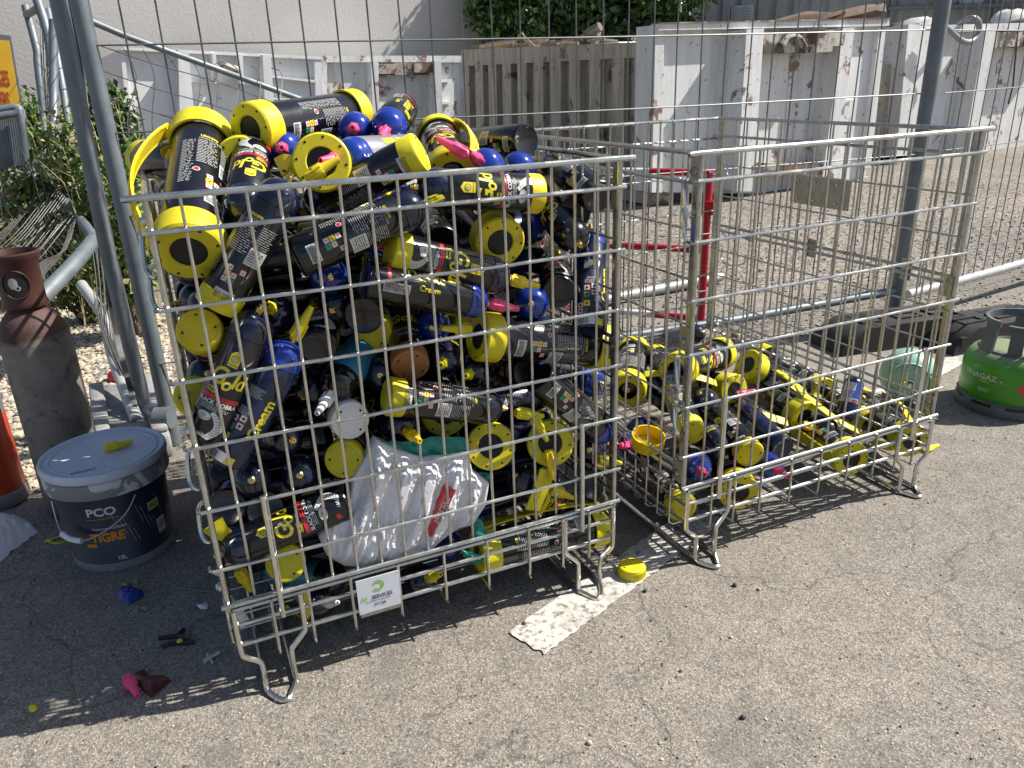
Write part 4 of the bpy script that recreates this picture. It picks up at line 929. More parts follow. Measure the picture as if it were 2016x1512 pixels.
def strap(o, ang, bow=.075):
    """flat ribbed yellow carrying strap bowed from one end ring to the other"""
    def f(mb):
        N = 16; pts = []
        for i in range(N + 1):
            t = i / N; z = .02 + (LB - .04) * t; h = RB + .010 + bow * math.sin(math.pi * t) ** .8; pts.append((h, z))
        W = .015; vs = []; fs = []
        for i, (h, z) in enumerate(pts):
            j = min(i + 1, N); i0 = max(i - 1, 0); d = Vector((pts[j][0] - pts[i0][0], 0, pts[j][1] - pts[i0][1])).normalized(); nn = Vector((d.z, 0, -d.x)) * .002
            for y in (-W, W):
                for sg in (1, -1): vs.append(Vector((h, y, z)) + nn * sg)
        for i in range(N):
            a = 4 * i; b_ = a + 4; fs += [(a, a + 2, b_ + 2, b_), (a + 1, b_ + 1, b_ + 3, a + 3), (a, b_, b_ + 1, a + 1), (a + 2, a + 3, b_ + 3, b_ + 2)]
        mb.add(vs, fs, 0, True)
        for y in (-W, W): mb.tube([(h, y, z) for h, z in pts], .0035, 5)
        for i in range(1, N - 1, 1):
            sg = 1 if i % 2 else -1; mb.tube([(pts[i][0] + .003, -W * sg, pts[i][1]), (pts[i + 1][0] + .003, W * sg, pts[i + 1][1])], .0018, 4)
        for z in (.02, LB - .02): mb.box((RB + .002, -.012, z - .012), (RB + .014, .012, z + .012), 0, .003)
    c = bpy.data.objects.new('strap', bmesh_('strap|%.3f' % bow, f, M['yellow'])); COL.objects.link(c); c.parent = o; c.matrix_basis = Matrix.Rotation(ang, 4, 'Z'); return c
def can(ci, kind, near, pn, pf, y, roll=0, label='', deeper=True, **kw):
    """near: 'A' (dome) or 'B' (base) is the end seen at pixel pn, y metres behind the cage front; the other end is seen towards pixel pf"""
    kw2 = kw.pop('size', 1); L = (LB if kind == 'big' else LS) * kw2; P = PC(ci, pn[0], pn[1], y) if not kw.pop('zmode', False) else PZ(pn[0], pn[1], y); d = ray(*pf); w = EYE - P
    a, b_, c_ = d.dot(d), 2 * d.dot(w), w.dot(w) - L * L; disc = b_ * b_ - 4 * a * c_
    if disc < 0: t = -b_ / (2 * a)
    else: t = (-b_ + (1 if deeper else -1) * math.sqrt(disc)) / (2 * a)
    if not deeper and disc > 0 and kw.pop('guard', True):
        q_ = cageM(ci).inverted() @ (EYE + d * t)
        if q_.y < (RB if kind == 'big' else RS) + .012: t = (-b_ + math.sqrt(disc)) / (2 * a)
    Q = EYE + d * t
    if disc < 0 or (not deeper): 
        Q0 = PC(ci, pf[0], pf[1], y)
        if disc < 0 or (Q0 - P).length > L * .96: Q = Q0
    dr = (Q - P).normalized()
    if near == 'A': axis = -dr; base = P + dr * L
    else: axis = dr; base = P
    mid = base + axis * L / 2
    mw = frame(base, axis, EYE - mid, R(roll)); st = kw.pop('strap_at', None); bow = kw.pop('bow', .075)
    o = canister(kind, label, mw, **kw)
    if st is not None: strap(o, R(st), bow)
    sc_ = kw2
    if sc_ != 1: o.matrix_world = o.matrix_world @ Matrix.Scale(sc_, 4)
    return o
def loose_nozzle(label, p0, p1, col='y'):
    z = (p1 - p0).normalized(); o = link('nozzle_cap', nozzle_mesh(col)); o.matrix_world = frame(p0, z, EYE - p0)
    tag(o, label, 'nozzle', 'loose plastic nozzles'); return o
# ------------------------------------------------------------------ the heap in cage 1 (0) and the layer in cage 2 (1)
H = [
 # kind, near end, px near, px far, depth, roll, label, opts
 ('big', 'B', (372, 497), (398, 262), .085, 195, 'large canister standing at the top left corner with two yellow rings and a bowed strap', dict(strap_at=75, bow=.045, size=1.14)),
 ('gold', 'A', (385, 325), (283, 313), .33, 90, 'canister behind the large one at top left, only its plain yellow cap sticking out left', dict(cap='y')),
 ('big', 'B', (492, 256), (700, 222), .36, 180, 'large canister lying on top of the heap at the back with its strap arched up', dict(strap_at=-75, bow=.05)),
 ('big', 'B', (478, 322), (500, 300), .33, 40, 'large canister behind the top left one, a slice of its yellow ring showing', {}),
 ('gold', 'A', (482, 425), (498, 300), .09, 0, 'black canister with snake print leaning upright just right of the large top left one', dict(valve=False)),
 ('deluxe', 'A', (556, 293), (561, 300), .32, 0, 'leftmost blue domed canister on the heap, pink nozzle pointing out', dict(dome='blue', nozzle='p')),
 ('big', 'B', (633, 319), (655, 345), .14, 0, 'large canister on top facing out, yellow ring with a loose yellow nozzle across it', {}),
 ('deluxe', 'A', (697, 254), (706, 262), .40, 0, 'blue domed canister at the back of the heap above the silver one', dict(dome='blue', nozzle='p')),
 ('deluxe', 'A', (760, 256), (792, 214), .36, 0, 'blue domed canister with its golden label and black rim pointing up and back', dict(dome='blue', nozzle='p')),
 ('silver', 'A', (672, 312), (800, 300), .16, 0, 'silver printed canister with a blue dome and a pink nozzle pointing left', dict(dome='blue', nozzle='p')),
 ('gold', 'B', (828, 300), (600, 415), .10, 165, 'black canister with a clean yellow cap held up at the top middle', dict(cap='y')),
 ('gold', 'A', (838, 398), (568, 515), .055, 185, 'long black small print canister lying behind the second wire, yellow nozzle to the right', dict(nozzle='y', deeper=False)),
 ('gold', 'A', (570, 352), (424, 606), .075, 178, 'black canister with warning diamonds sloping down left to a half open yellow cap', dict(cap='y', deeper=False)),
 ('gold', 'B', (392, 650), (440, 705), .07, 0, 'canister facing out at left with a round yellow cap under the half open one', dict(cap='y')),
 ('gold', 'A', (513, 610), (398, 872), .052, -8, 'black canister with big yellow word and white snake sloping down at the front left', dict(nozzle=None, deeper=False)),
 ('cream', 'A', (578, 668), (434, 928), .052, -8, 'blue canister with hazard squares sloping down left beside the snake canister', dict(dome='blue', nozzle='y', deeper=False)),
 ('gold', 'A', (535, 610), (560, 640), .17, 0, 'navy domed canister with a yellow nozzle pointing straight up on the left', dict(nozzle='y')),
 ('gold', 'B', (628, 685), (640, 575), .10, 0, 'canister seen on its glossy black base left of the aqua one', dict(dome='black')),
 ('aqua', 'A', (652, 775), (742, 650), .085, 0, 'aqua canister with black dome and white nozzle in the middle of the heap', dict(dome='black', nozzle='w')),
 ('gold', 'B', (716, 622), (730, 560), .11, 0, 'canister seen on its flat navy base in the centre, in front of a yellow crescent', {}),
 ('gold', 'B', (735, 655), (760, 600), .20, 0, 'canister whose yellow cap shows as a crescent under the flat navy base', dict(cap='y')),
 ('coconut', 'B', (808, 720), (785, 590), .09, 8, 'canister with the brown cap in the centre of the heap', dict(cap='n')),
 ('gold', 'A', (748, 738), (752, 730), .13, 0, 'navy dome with bare brass valve just left of the brown cap', {}),
 ('gold', 'B', (690, 828), (630, 772), .075, 150, 'canister with the white cap below the aqua one', dict(cap='w')),
 ('deluxe', 'A', (962, 597), (690, 543), .055, -30, 'scuffed black canister with yellow writing and pink nozzle lying across the middle', dict(dome='blue', nozzle='p', deeper=False)),
 ('virgin', 'B', (768, 493), (1045, 560), .070, -5, 'shiny snake printed canister, yellow cap on its left end and yellow nozzle on its right', dict(cap='y', nozzle='y', deeper=False)),
 ('deluxe', 'A', (1045, 598), (1050, 590), .09, 0, 'royal blue dome with bare brass valve under the right hand snake canister', dict(dome='blue')),
 ('big', 'B', (940, 662), (1190, 682), .105, 180, 'large canister lying across the right half at mid height between two yellow rings', {}),
 ('deluxe', 'A', (850, 645), (856, 636), .16, 0, 'shaded blue dome with a brass valve above the brown cap', dict(dome='blue')),
 ('gold', 'A', (935, 648), (965, 655), .05, 0, 'small canister inside the ring of the large one with its yellow nozzle pointing left', dict(nozzle='y')) if False else None,
 ('gold', 'A', (872, 712), (886, 690), .10, 0, 'navy dome with a yellow nozzle pointing down just right of the brown cap', dict(nozzle='y')),
 ('gold', 'A', (925, 735), (950, 718), .115, 0, 'navy dome with a yellow nozzle pointing down, second to the right of the brown cap', dict(nozzle='y')),
 ('gold', 'B', (762, 780), (1012, 806), .055, 178, 'shiny canister with small print lying under the brown cap, yellow cap on its left end', dict(cap='y', deeper=False)),
 ('big', 'B', (874, 812), (882, 800), .17, 0, 'large canister facing out half hidden under the shiny small print one', {}),
 ('big', 'B', (966, 878), (968, 868), .05, 0, 'large canister facing out in the lower right, left of the pair of yellow rings', {}),
 ('big', 'B', (1083, 872), (1084, 862), .055, 0, 'large canister facing out in the lower right, right of the pair, nozzle hanging from it', {}),
 ('gold', 'A', (1200, 862), (1045, 728), .055, 180, 'black and blue canister sloping down right near the right front corner', dict(dome='blue', deeper=False)),
 ('cream', 'A', (1185, 757), (1065, 728), .17, 180, 'blue print canister lying behind the sloping one at the right', dict(dome='blue', deeper=False)),
 ('gold', 'B', (1040, 735), (960, 722), .15, 180, 'matt black canister under the large horizontal one, base to the right', dict(dome='black')),
 ('gold', 'A', (800, 848), (715, 782), .065, 25, 'canister sloping down right with its yellow nozzle over the white bag', dict(nozzle='b', deeper=True)),
 ('gold', 'B', (677, 905), (712, 850), .065, 30, 'canister with a yellow cap facing out just above left of the white bag', dict(cap='y')),
 ('gold', 'A', (495, 945), (497, 935), .07, 0, 'left navy dome with brass valve in the lower left', {}),
 ('big', 'A', (592, 938), (594, 925), .085, 0, 'wide navy dome with brass valve in the lower left', {}) if False else ('gold', 'A', (590, 935), (592, 925), .075, 0, 'right navy dome with brass valve in the lower left', {}),
 ('gold', 'A', (575, 866), (490, 838), .10, 180, 'navy canister lying under the blue one with its brass valve pointing right', dict(deeper=True)),
 ('gold', 'B', (447, 1000), (452, 990), .10, 0, 'leftmost of two plain dark bases low on the left side', {}),
 ('gold', 'B', (522, 1002), (524, 990), .10, 0, 'right one of two plain dark bases low on the left side', {}),
 ('gold', 'A', (432, 1092), (702, 978), .055, 10, 'snake printed canister lying low on the left, dome to the left', dict(deeper=False)),
 ('gold', 'B', (562, 1108), (572, 1085), .055, 0, 'canister with a yellow cap facing out at the bottom left', dict(cap='y')),
 ('aqua', 'A', (672, 1140), (540, 1118), .11, 0, 'aqua canister lying on the cage floor behind the bottom left yellow cap', dict(dome='black', nozzle=None)),
 ('gold', 'A', (640, 1185), (560, 1180), .09, 60, 'black canister on the cage floor left of the number plate with a white nozzle', dict(nozzle='w', deeper=True)),
 ('gold', 'A', (1015, 935), (1105, 1000), .085, 10, 'black canister lying in the lower right behind the hanging yellow strap', dict(deeper=True)),
 ('gold', 'B', (1165, 955), (1180, 935), .09, 0, 'plain black base facing out by the lower right corner post', dict(dome='black')),
 ('gold', 'A', (1160, 885), (1175, 870), .12, 0, 'navy dome beside the right corner post with no nozzle', {}),
 ('big', 'B', (1185, 1030), (935, 1088), .085, 175, 'large canister lying along the floor at the lower right, strap hanging below it', dict(strap_at=-105, bow=.012, deeper=False)),
 ('navy', 'A', (842, 1138), (760, 1160), .075, 180, 'navy canister on the cage floor under the white bag, yellow nozzle to the right', dict(nozzle='y', deeper=True)),
 ('cream', 'A', (885, 1075), (850, 1060), .13, 180, 'blue canister on the floor under the lower edge of the white bag', dict(dome='blue', nozzle='p')),
 ('cream', 'B', (1160, 655), (1162, 450), .060, 20, 'blue canister standing upright against the right corner post', dict(dome='blue', deeper=True)),
 ('gold', 'B', (1100, 575), (1085, 500), .12, 20, 'black canister pointing its base down left of the upright blue one', dict(dome='black')),
 ('gold', 'B', (1036, 277), (905, 285), .34, 170, 'black canister on top at the right showing its dusty hollow base', dict(dome='blue', deeper=True)),
 ('gold', 'B', (1178, 388), (1080, 310), .14, 175, 'dark blue canister with a pale band sloping over the right end of the top rail', dict(dome='blue', deeper=True)),
 ('deluxe', 'A', (945, 318), (1010, 375), .17, 0, 'blue domed canister with yellow tag and long pink nozzle right on the heap', dict(dome='blue', nozzle='p')),
 ('deluxe', 'A', (1018, 330), (1030, 345), .24, 0, 'blue dome showing between the two right hand top canisters', dict(dome='blue')),
 ('gold', 'B', (1060, 382), (775, 366), .085, 8, 'snake printed canister behind the top wires, yellow cap on its right end', dict(cap='y', deeper=False)),
 ('virgin', 'A', (1140, 480), (1065, 390), .10, 10, 'scuffed canister with yellow word sloping down right to a dark dome near the corner', dict(dome='black', deeper=True)),
 ('big', 'B', (985, 478), (900, 380), .095, 180, 'large canister in the upper right with its ring turned down right', dict(deeper=True)),
 ('big', 'A', (892, 345), (862, 268), .20, -5, 'large canister standing behind the held up yellow cap with snake print in the sun', dict(strap_at=-70, bow=.02)),
 ('deluxe', 'A', (650, 545), (640, 535), .15, 0, 'shaded blue dome below the long small print canister', dict(dome='blue')),
 ('deluxe', 'A', (748, 475), (765, 450), .15, 0, 'blue dome with a pink nozzle poking out below the long small print canister', dict(dome='blue', nozzle='p')),
 ('gold', 'B', (870, 480), (838, 420), .16, 170, 'black canister standing in the gap under the second wire in the upper middle', {}),
 ('gold', 'A', (410, 735), (400, 760), .16, 0, 'scuffed dark canister below the round yellow cap on the left side', {}),
 ('gold', 'B', (385, 780), (400, 800), .14, 0, 'canister low on the left side with its yellow cap half behind the snake canister', dict(cap='y')),
 ('gold', 'B', (1110, 1000), (1120, 990), .16, 0, 'dark base deep behind the lower right strap', {}),
 ('gold', 'A', (655, 610), (690, 560), .17, 15, 'black canister with a yellow word standing deep behind the glossy base', {}),
 ('cream', 'A', (600, 780), (690, 700), .17, 90, 'dark blue canister deep behind the aqua one', {}),
 ('gold', 'B', (1130, 420), (1120, 400), .20, 0, 'black canister deep under the pale banded one', {}),
 ('gold', 'B', (430, 300), (440, 320), .40, 0, 'dark canister deep behind the large top left one', {}),
]
for e in H:
    if not e: continue
    kind, near, pn, pf, y, roll, lab, kw = e; kw = dict(kw); kw.setdefault('deeper', True)
    can(0, kind, near, pn, pf, y, roll, lab, **kw)
# dark mass behind the front ones
rr = random.Random(21); Mx = cageM(0)
def filler(x, y, z, yaw, tilt, k):
    ax = Vector((math.cos(yaw) * math.cos(tilt), math.sin(yaw) * math.cos(tilt), math.sin(tilt))); axw = Mx.to_3x3() @ ax; c = Mx @ Vector((x, y, z)); c -= axw * LS / 2
    canister(['plain', 'gold', 'navy'][k % 3], 'dark gas canister lying deep inside the full cage behind the front ones', frame(c, axw, (0, 0, 1), rr.uniform(0, 6)), dome=['navy', 'navy', 'blue', 'black'][k % 4], cap='y' if k % 5 == 0 else None, group='canisters buried deep in the full cage')
k = 0
for y in (.33, .435):
    for zi in range(9):
        for xi in range(3):
            filler(.175 + xi * .325 + rr.uniform(-.01, .01), y + rr.uniform(-.01, .01), .165 + zi * .0985, rr.uniform(-.10, .10) + (math.pi if rr.random() < .5 else 0), rr.uniform(-.05, .05), k); k += 1
for y in (.56, .67, .78, .89, 1.0):
    for xi in range(3):
        filler(.175 + xi * .325, y, .96 + rr.uniform(-.03, .05), rr.uniform(-.2, .2), rr.uniform(-.08, .08), k); k += 1
for y in (.62, .92, 1.0):
    for zi in range(10):
        for xi in (0, 2):
            if (y == .92 and zi > 7) or (y == 1.0 and (zi < 8 or xi == 2)): continue
            filler((.06, 0, .94)[xi], y, .165 + zi * .0985, math.pi / 2 + rr.uniform(-.03, .03), 0, k); k += 1

# loose nozzles in and near cage 1
loose_nozzle('loose yellow nozzle lying across the yellow ring on top of the heap', PC(0, 602, 352, .085), PC(0, 658, 318, .07))
loose_nozzle('long pink nozzle lying loose on the right of the heap top', PC(0, 922, 306, .12), PC(0, 877, 281, .14), 'p')
loose_nozzle('yellow nozzle lying level above the right yellow ring', PC(0, 1015, 812, .035), PC(0, 1062, 818, .035))
loose_nozzle('yellow nozzle hanging down over the top of the right yellow ring', PC(0, 1050, 820, .030), PC(0, 1072, 858, .025))
loose_nozzle('yellow nozzle pointing down from the hole of the right yellow ring', PC(0, 1080, 885, .04), PC(0, 1087, 935, .02), 'b')
loose_nozzle('yellow nozzle sloping down right beside the strap in the lower right', PC(0, 1085, 963, .05), PC(0, 1132, 982, .05))
loose_nozzle('yellow nozzle in the dark hole of the large horizontal canister ring', PC(0, 925, 647, .085), PC(0, 868, 646, .07))
loose_nozzle('yellow nozzle poking out through the right side wires', PC(0, 1178, 905, .10), PC(0, 1222, 912, .10))
loose_nozzle('yellow nozzle low in the bottom left corner of the full cage', PC(0, 470, 1120, .12), PC(0, 486, 1150, .13))
loose_nozzle('pale nozzle on the floor wires by the left foot', PC(0, 482, 1232, .07), PC(0, 470, 1210, .09), 'w')
# yellow strap piece and torn yellow cap
def ribbon(name, label, cat, pts, w, up, mat, th=.0022, group=None):
    pts = bez(pts, 5); N = len(pts); mb = MB(); vs = []; fs = []
    for i, p_ in enumerate(pts):
        t = (pts[min(i + 1, N - 1)] - pts[max(i - 1, 0)]).normalized(); s_ = t.cross(Vector(up)).normalized(); nn = s_.cross(t).normalized() * th
        ww = w[0] + (w[1] - w[0]) * i / (N - 1) if isinstance(w, tuple) else w
        for a, sg in ((-1, 1), (1, 1), (1, -1), (-1, -1)): vs.append(p_ + s_ * ww * a + nn * sg)
    for i in range(N - 1):
        a = 4 * i
        for k in range(4): fs.append((a + k, a + (k + 1) % 4, a + 4 + (k + 1) % 4, a + 4 + k))
    fs += [(3, 2, 1, 0), (4 * N - 4, 4 * N - 3, 4 * N - 2, 4 * N - 1)]; mb.add(vs, fs)
    return tag(link(name, mb.mesh(name, mat, 35)), label, cat, group)
ribbon('strap', 'wide yellow strap hanging below the right yellow ring in the full cage', 'strap', [PC(0, 1078, 925, .035), PC(0, 1066, 960, .03), PC(0, 1048, 1004, .035)], .022, (.4, -.6, .3), M['yellow'])
ribbon('strap', 'thin yellow strap edge bowing behind the white bag corner', 'strap', [PC(0, 1080, 960, .06), PC(0, 1078, 985, .05), PC(0, 1062, 1012, .05)], .006, (.4, -.6, .3), M['yellow'])
ribbon('torn_cap', 'torn yellow plastic piece with a hole low at the left corner post', 'plastic scrap', [PC(0, 418, 1032, .05), PC(0, 434, 1048, .05), PC(0, 450, 1055, .055)], (.026, .012), (.3, -.9, .2), M['yellow'])
ribbon('yellow_tape', 'yellow film hanging beside the aqua canister on the floor', 'plastic scrap', [PC(0, 596, 1165, .04), PC(0, 604, 1195, .035), PC(0, 600, 1215, .04)], .010, (0, -1, .1), M['p_yellow'])
ribbon('label_scrap', 'curled yellow paper label beside the leftmost blue dome', 'label', [PC(0, 548, 330, .18), PC(0, 566, 322, .17), PC(0, 580, 345, .17)], .02, (0, -1, .4), M['yellow_bright'])

# ------------------------------------------------------------------ white carrier bag
m, n, l, b = new_mat('white_plastic_film'); v = coord(n, l); f = nz(n, l, 60, 5, .7, v)
b.inputs['Base Color'].default_value = (.72, .72, .74, 1); b.inputs['Roughness'].default_value = .42; b.inputs['Specular IOR Level'].default_value = .35; bump(n, l, f, .15, .002, b); M['bag'] = m
teal = simple('teal_plastic_film', (.0, .22, .17), .25, 0, .2, 20, bumpd=.002)
outl = [(742, 868), (790, 890), (835, 905), (925, 893), (935, 930), (968, 955), (960, 1000), (935, 1040), (905, 1045), (870, 1072), (840, 1100), (800, 1108), (740, 1122), (680, 1120), (645, 1100), (628, 1060), (660, 1010), (690, 985), (700, 940), (722, 905)]
Mi = cageM(0).inverted(); OL = [Mi @ PC(0, x, y, .03) for x, y in outl]; OL = [(p_.x, p_.z) for p_ in OL]
def dist_edge(x, z):
    d = 9
    for i in range(len(OL)):
        ax, az = OL[i]; bx, bz = OL[(i + 1) % len(OL)]; vx, vz = bx - ax, bz - az; t = max(0, min(1, ((x - ax) * vx + (z - az) * vz) / (vx * vx + vz * vz))); d = min(d, math.hypot(x - ax - t * vx, z - az - t * vz))
    return d
def bag_y(x, z, d):
    u = (x * .93 - z * .42); w = (x * .42 + z * .93)
    fold = .0105 * math.sin(u * 95 + 3 * math.sin(w * 9)) * (.6 + .4 * math.sin(w * 14)) + .010 * noise.noise(Vector((u * 34, w * 7, 1))) + .006 * abs(noise.noise(Vector((u * 90, w * 40, 5)))) + .004 * abs(noise.noise(Vector((x * 160, z * 160, 9))))
    return .050 - .040 * min(1, (d / .05)) ** .5 + .005 * (1 - abs(noise.noise(Vector((u * 52, w * 7, 2)))) * 2.5) * min(1, d / .02) + .0008 * (1 - abs(noise.noise(Vector((x * 75 + 3 * z, z * 75, 7)))) * 2.5) * min(1, d / .02) - .006 + fold * min(1, d / .02) + .004
class V2:
    def __init__(s, x, y): s.x, s.y = x, y
OLv = [V2(*q_) for q_ in OL]
x0, x1 = min(q_[0] for q_ in OL), max(q_[0] for q_ in OL); z0, z1 = min(q_[1] for q_ in OL), max(q_[1] for q_ in OL)
NX, NZ = 190, 160; grid = {}; mb = MB(); vs = []; fs = []
for i in range(NX + 1):
    for j in range(NZ + 1):
        x, z = x0 + (x1 - x0) * i / NX, z0 + (z1 - z0) * j / NZ
        if inpoly(x, z, OLv): grid[i, j] = len(vs); vs.append((x, max(.004, bag_y(x, z, dist_edge(x, z))), z))
for i in range(NX):
    for j in range(NZ):
        q_ = [(i, j), (i + 1, j), (i + 1, j + 1), (i, j + 1)]
        if all(k_ in grid for k_ in q_): fs.append(tuple(grid[k_] for k_ in q_))
nfr = len(vs); vs += [(x, .075 - (y - .03) * .4, z) for x, y, z in vs]; fs += [tuple(nfr + i for i in f_)[::-1] for f_ in fs]
ec = {}
for f_ in fs[:len(fs) // 2]:
    for a_, b_ in zip(f_, f_[1:] + f_[:1]): ec[(a_, b_)] = 1
for (a_, b_) in list(ec):
    if (b_, a_) not in ec: fs.append((b_, a_, nfr + a_, nfr + b_))
mb.add(vs, fs)
bag = empty('carrier_bag', 'crumpled white plastic carrier bag with teal edges and red lettering in the full cage', 'bag', (CAGES[0][0][0], CAGES[0][0][1], 0), R(CAGES[0][1]))
link('film', mb.mesh('film', M['bag'], 180), bag)
def bagpt(px, py, h=.0015):
    q_ = Mi @ PC(0, px, py, .02); return Vector((q_.x, max(.003, bag_y(q_.x, q_.z, dist_edge(q_.x, q_.z))) - h, q_.z))
N = 40; mb = MB(); vs = []; fs = []
for i in range(N + 1):
    t = i / N; ax, ay = 884 + (843 - 884) * t, 955 + (1052 - 955) * t
    for s_ in (-1, -.33, .33, 1): vs.append(bagpt(ax + s_ * 9 * (1 - .6 * t), ay + s_ * 3 * (1 - .5 * t), .0022))
for i in range(N):
    for k in range(3): fs.append((4 * i + k, 4 * i + k + 1, 4 * i + 5 + k, 4 * i + 4 + k))
mb.add(vs, fs); link('red_band', mb.mesh('red_band', M['p_red'], 180), bag)
art = Art(); art.text('coursesu', 0, 0, 16, W_, 1, 0, .25); v2, f2 = text2d('coursesu', 16, .25); mb = MB()
a_ = math.atan2(52, -22) ; c_, s_ = math.cos(a_), math.sin(a_)
mb.add([bagpt(866 + x * c_ - y * s_ * 1.0, 998 + (x * s_ + y * c_), .0032) for x, y in v2], f2, 0, False); link('lettering', mb.mesh('lettering', M['p_white']), bag)
def patch(name, px, dpt, mat, sd, yy=.03, amp=.012):
    P_ = [Mi @ PC(0, x, y, yy) for x, y in px]; cen = sum(P_, Vector()) / len(P_); mb = MB(); vs = [cen + Vector((0, -.012, 0))]; fs = []; N = len(P_); RN = 8
    for k in range(1, RN + 1):
        for i in range(N):
            for s_ in range(4):
                q_ = P_[i].lerp(P_[(i + 1) % N], s_ / 4); q_ = cen.lerp(q_, k / RN); q_ = q_ + Vector((0, amp * noise.noise(Vector((q_.x * 45 + sd, q_.z * 45, k * .1))) - .012 * (1 - k / RN), 0)); q_.y = max(.003, q_.y); vs.append(q_)
    n4 = N * 4
    for i in range(n4): fs.append((0, 1 + i, 1 + (i + 1) % n4))
    for k in range(RN - 1):
        for i in range(n4): fs.append((1 + k * n4 + i, 1 + (k + 1) * n4 + i, 1 + (k + 1) * n4 + (i + 1) % n4, 1 + k * n4 + (i + 1) % n4))
    mb.add(vs, fs); return link(name, mb.mesh(name, mat, 180), bag)
patch('teal_top', [(738, 862), (752, 868), (800, 868), (865, 858), (915, 862), (928, 886), (905, 893), (850, 900), (812, 906), (775, 905), (752, 888)], 0, teal, 3, .055)
patch('teal_flap', [(925, 930), (968, 932), (972, 950), (940, 950)], 0, teal, 5, .07)
patch('teal_flap', [(935, 1020), (945, 1020), (962, 1050), (982, 1090), (965, 1106), (948, 1080), (930, 1050)], 0, teal, 7, .05)
patch('teal_flap', [(905, 1080), (935, 1090), (970, 1098), (978, 1108), (940, 1112), (915, 1100)], 0, teal, 9, .045)

# ------------------------------------------------------------------ cage 2 contents
H2 = [
 ('big', 'B', (1455, 970), (1395, 860), .080, 180, 'large canister facing out at the front left of the right cage', {}),
 ('gold', 'B', (1345, 1000), (1262, 905), .060, 175, 'capped canister along the left wires of the right cage, yellow cap at the corner', dict(cap='y')),
 ('gold', 'B', (1477, 895), (1405, 800), .12, 180, 'canister with yellow cap facing out behind the front left ring of the right cage', dict(cap='y')),
 ('gold', 'B', (1360, 852), (1322, 745), .19, 178, 'canister with yellow cap facing out left of centre in the right cage', dict(cap='y')),
 ('deluxe', 'B', (1340, 948), (1245, 880), .16, 25, 'black canister with yellow writing lying by the left wires of the right cage', {}),
 ('big', 'B', (1677, 905), (1560, 812), .085, 178, 'large canister facing out in the middle front of the right cage with brass valve', dict(strap_at=150, bow=.02)),
 ('big', 'B', (1795, 868), (1690, 790), .090, 178, 'large canister at the front right corner of the right cage', dict(strap_at=120, bow=.05)),
 ('big', 'B', (1712, 838), (1600, 760), .30, 178, 'large canister behind the middle front one of the right cage', dict(strap_at=80, bow=.03)),
 ('big', 'B', (1585, 822), (1462, 742), .32, 178, 'large canister in the centre of the right cage with a nozzle in its ring', dict(strap_at=-110, bow=.03)),
 ('big', 'B', (1446, 770), (1310, 745), .42, 170, 'large canister left of centre in the right cage with a strap on top', dict(strap_at=20, bow=.03)),
 ('big', 'B', (1420, 695), (1330, 730), .62, 0, 'large snake printed canister at the back left of the right cage', dict(deeper=False)),
 ('big', 'B', (1472, 718), (1615, 790), .58, 178, 'large canister across the back middle of the right cage with its strap arched up', dict(strap_at=-30, bow=.07, deeper=False)),
 ('big', 'B', (1620, 772), (1500, 700), .52, 178, 'large canister lying behind the short can in the right cage', dict(strap_at=60, bow=.02)),
 ('gold', 'A', (1378, 775), (1440, 870), .30, 0, 'snake canister with yellow word in the left half of the right cage, dome up left', dict(deeper=False)),
 ('cream', 'B', (1540, 885), (1440, 790), .14, 120, 'blue print canister with a dark end in the middle of the right cage', dict(dome='black')),
 ('gold', 'A', (1430, 900), (1350, 800), .17, 180, 'dark domed canister between the two left yellow caps of the right cage', dict()),
 ('deluxe', 'A', (1250, 848), (1290, 842), .40, 0, 'blue domed canister at the left side of the right cage, upper of two', dict(dome='blue')),
 ('deluxe', 'A', (1234, 876), (1285, 868), .32, 0, 'blue domed canister at the left side of the right cage with a pink nozzle', dict(dome='blue', nozzle='p')),
 ('gold', 'A', (1330, 800), (1240, 730), .45, 178, 'small print canister running back along the left side of the right cage', {}),
 ('gold', 'B', (1290, 700), (1340, 755), .70, 178, 'canister with a yellow cap near the back left corner of the right cage', dict(cap='y', deeper=False)),
 ('big', 'B', (1248, 690), (1236, 770), .78, 178, 'large canister at the far left of the right cage seen past the full cage', dict(deeper=False)),
 ('silver', 'A', (1385, 655), (1290, 672), .98, 178, 'silver print canister lying across the back left of the right cage', dict(deeper=True)),
 ('plain', 'A', (1500, 862), (1400, 760), .34, 178, 'dull dark canister in the middle layer of the right cage', {}),
 ('gold', 'A', (1640, 860), (1560, 790), .20, 178, 'dark canister between the two middle rings of the right cage', {}),
 ('cream', 'A', (1528, 925), (1450, 880), .07, 90, 'blue dome with a pink nozzle poking out through the front of the right cage', dict(dome='blue', nozzle='p')),
 ('deluxe', 'A', (1378, 925), (1350, 895), .10, 90, 'blue dome with a pink nozzle behind the front left post of the right cage', dict(dome='blue', nozzle='p')),
]
for e in H2:
    kind, near, pn, pf, y, roll, lab, kw = e; kw = dict(kw); kw.setdefault('deeper', True)
    can(1, kind, near, pn, pf, y, roll, lab, group='canisters in the half empty cage', **kw)
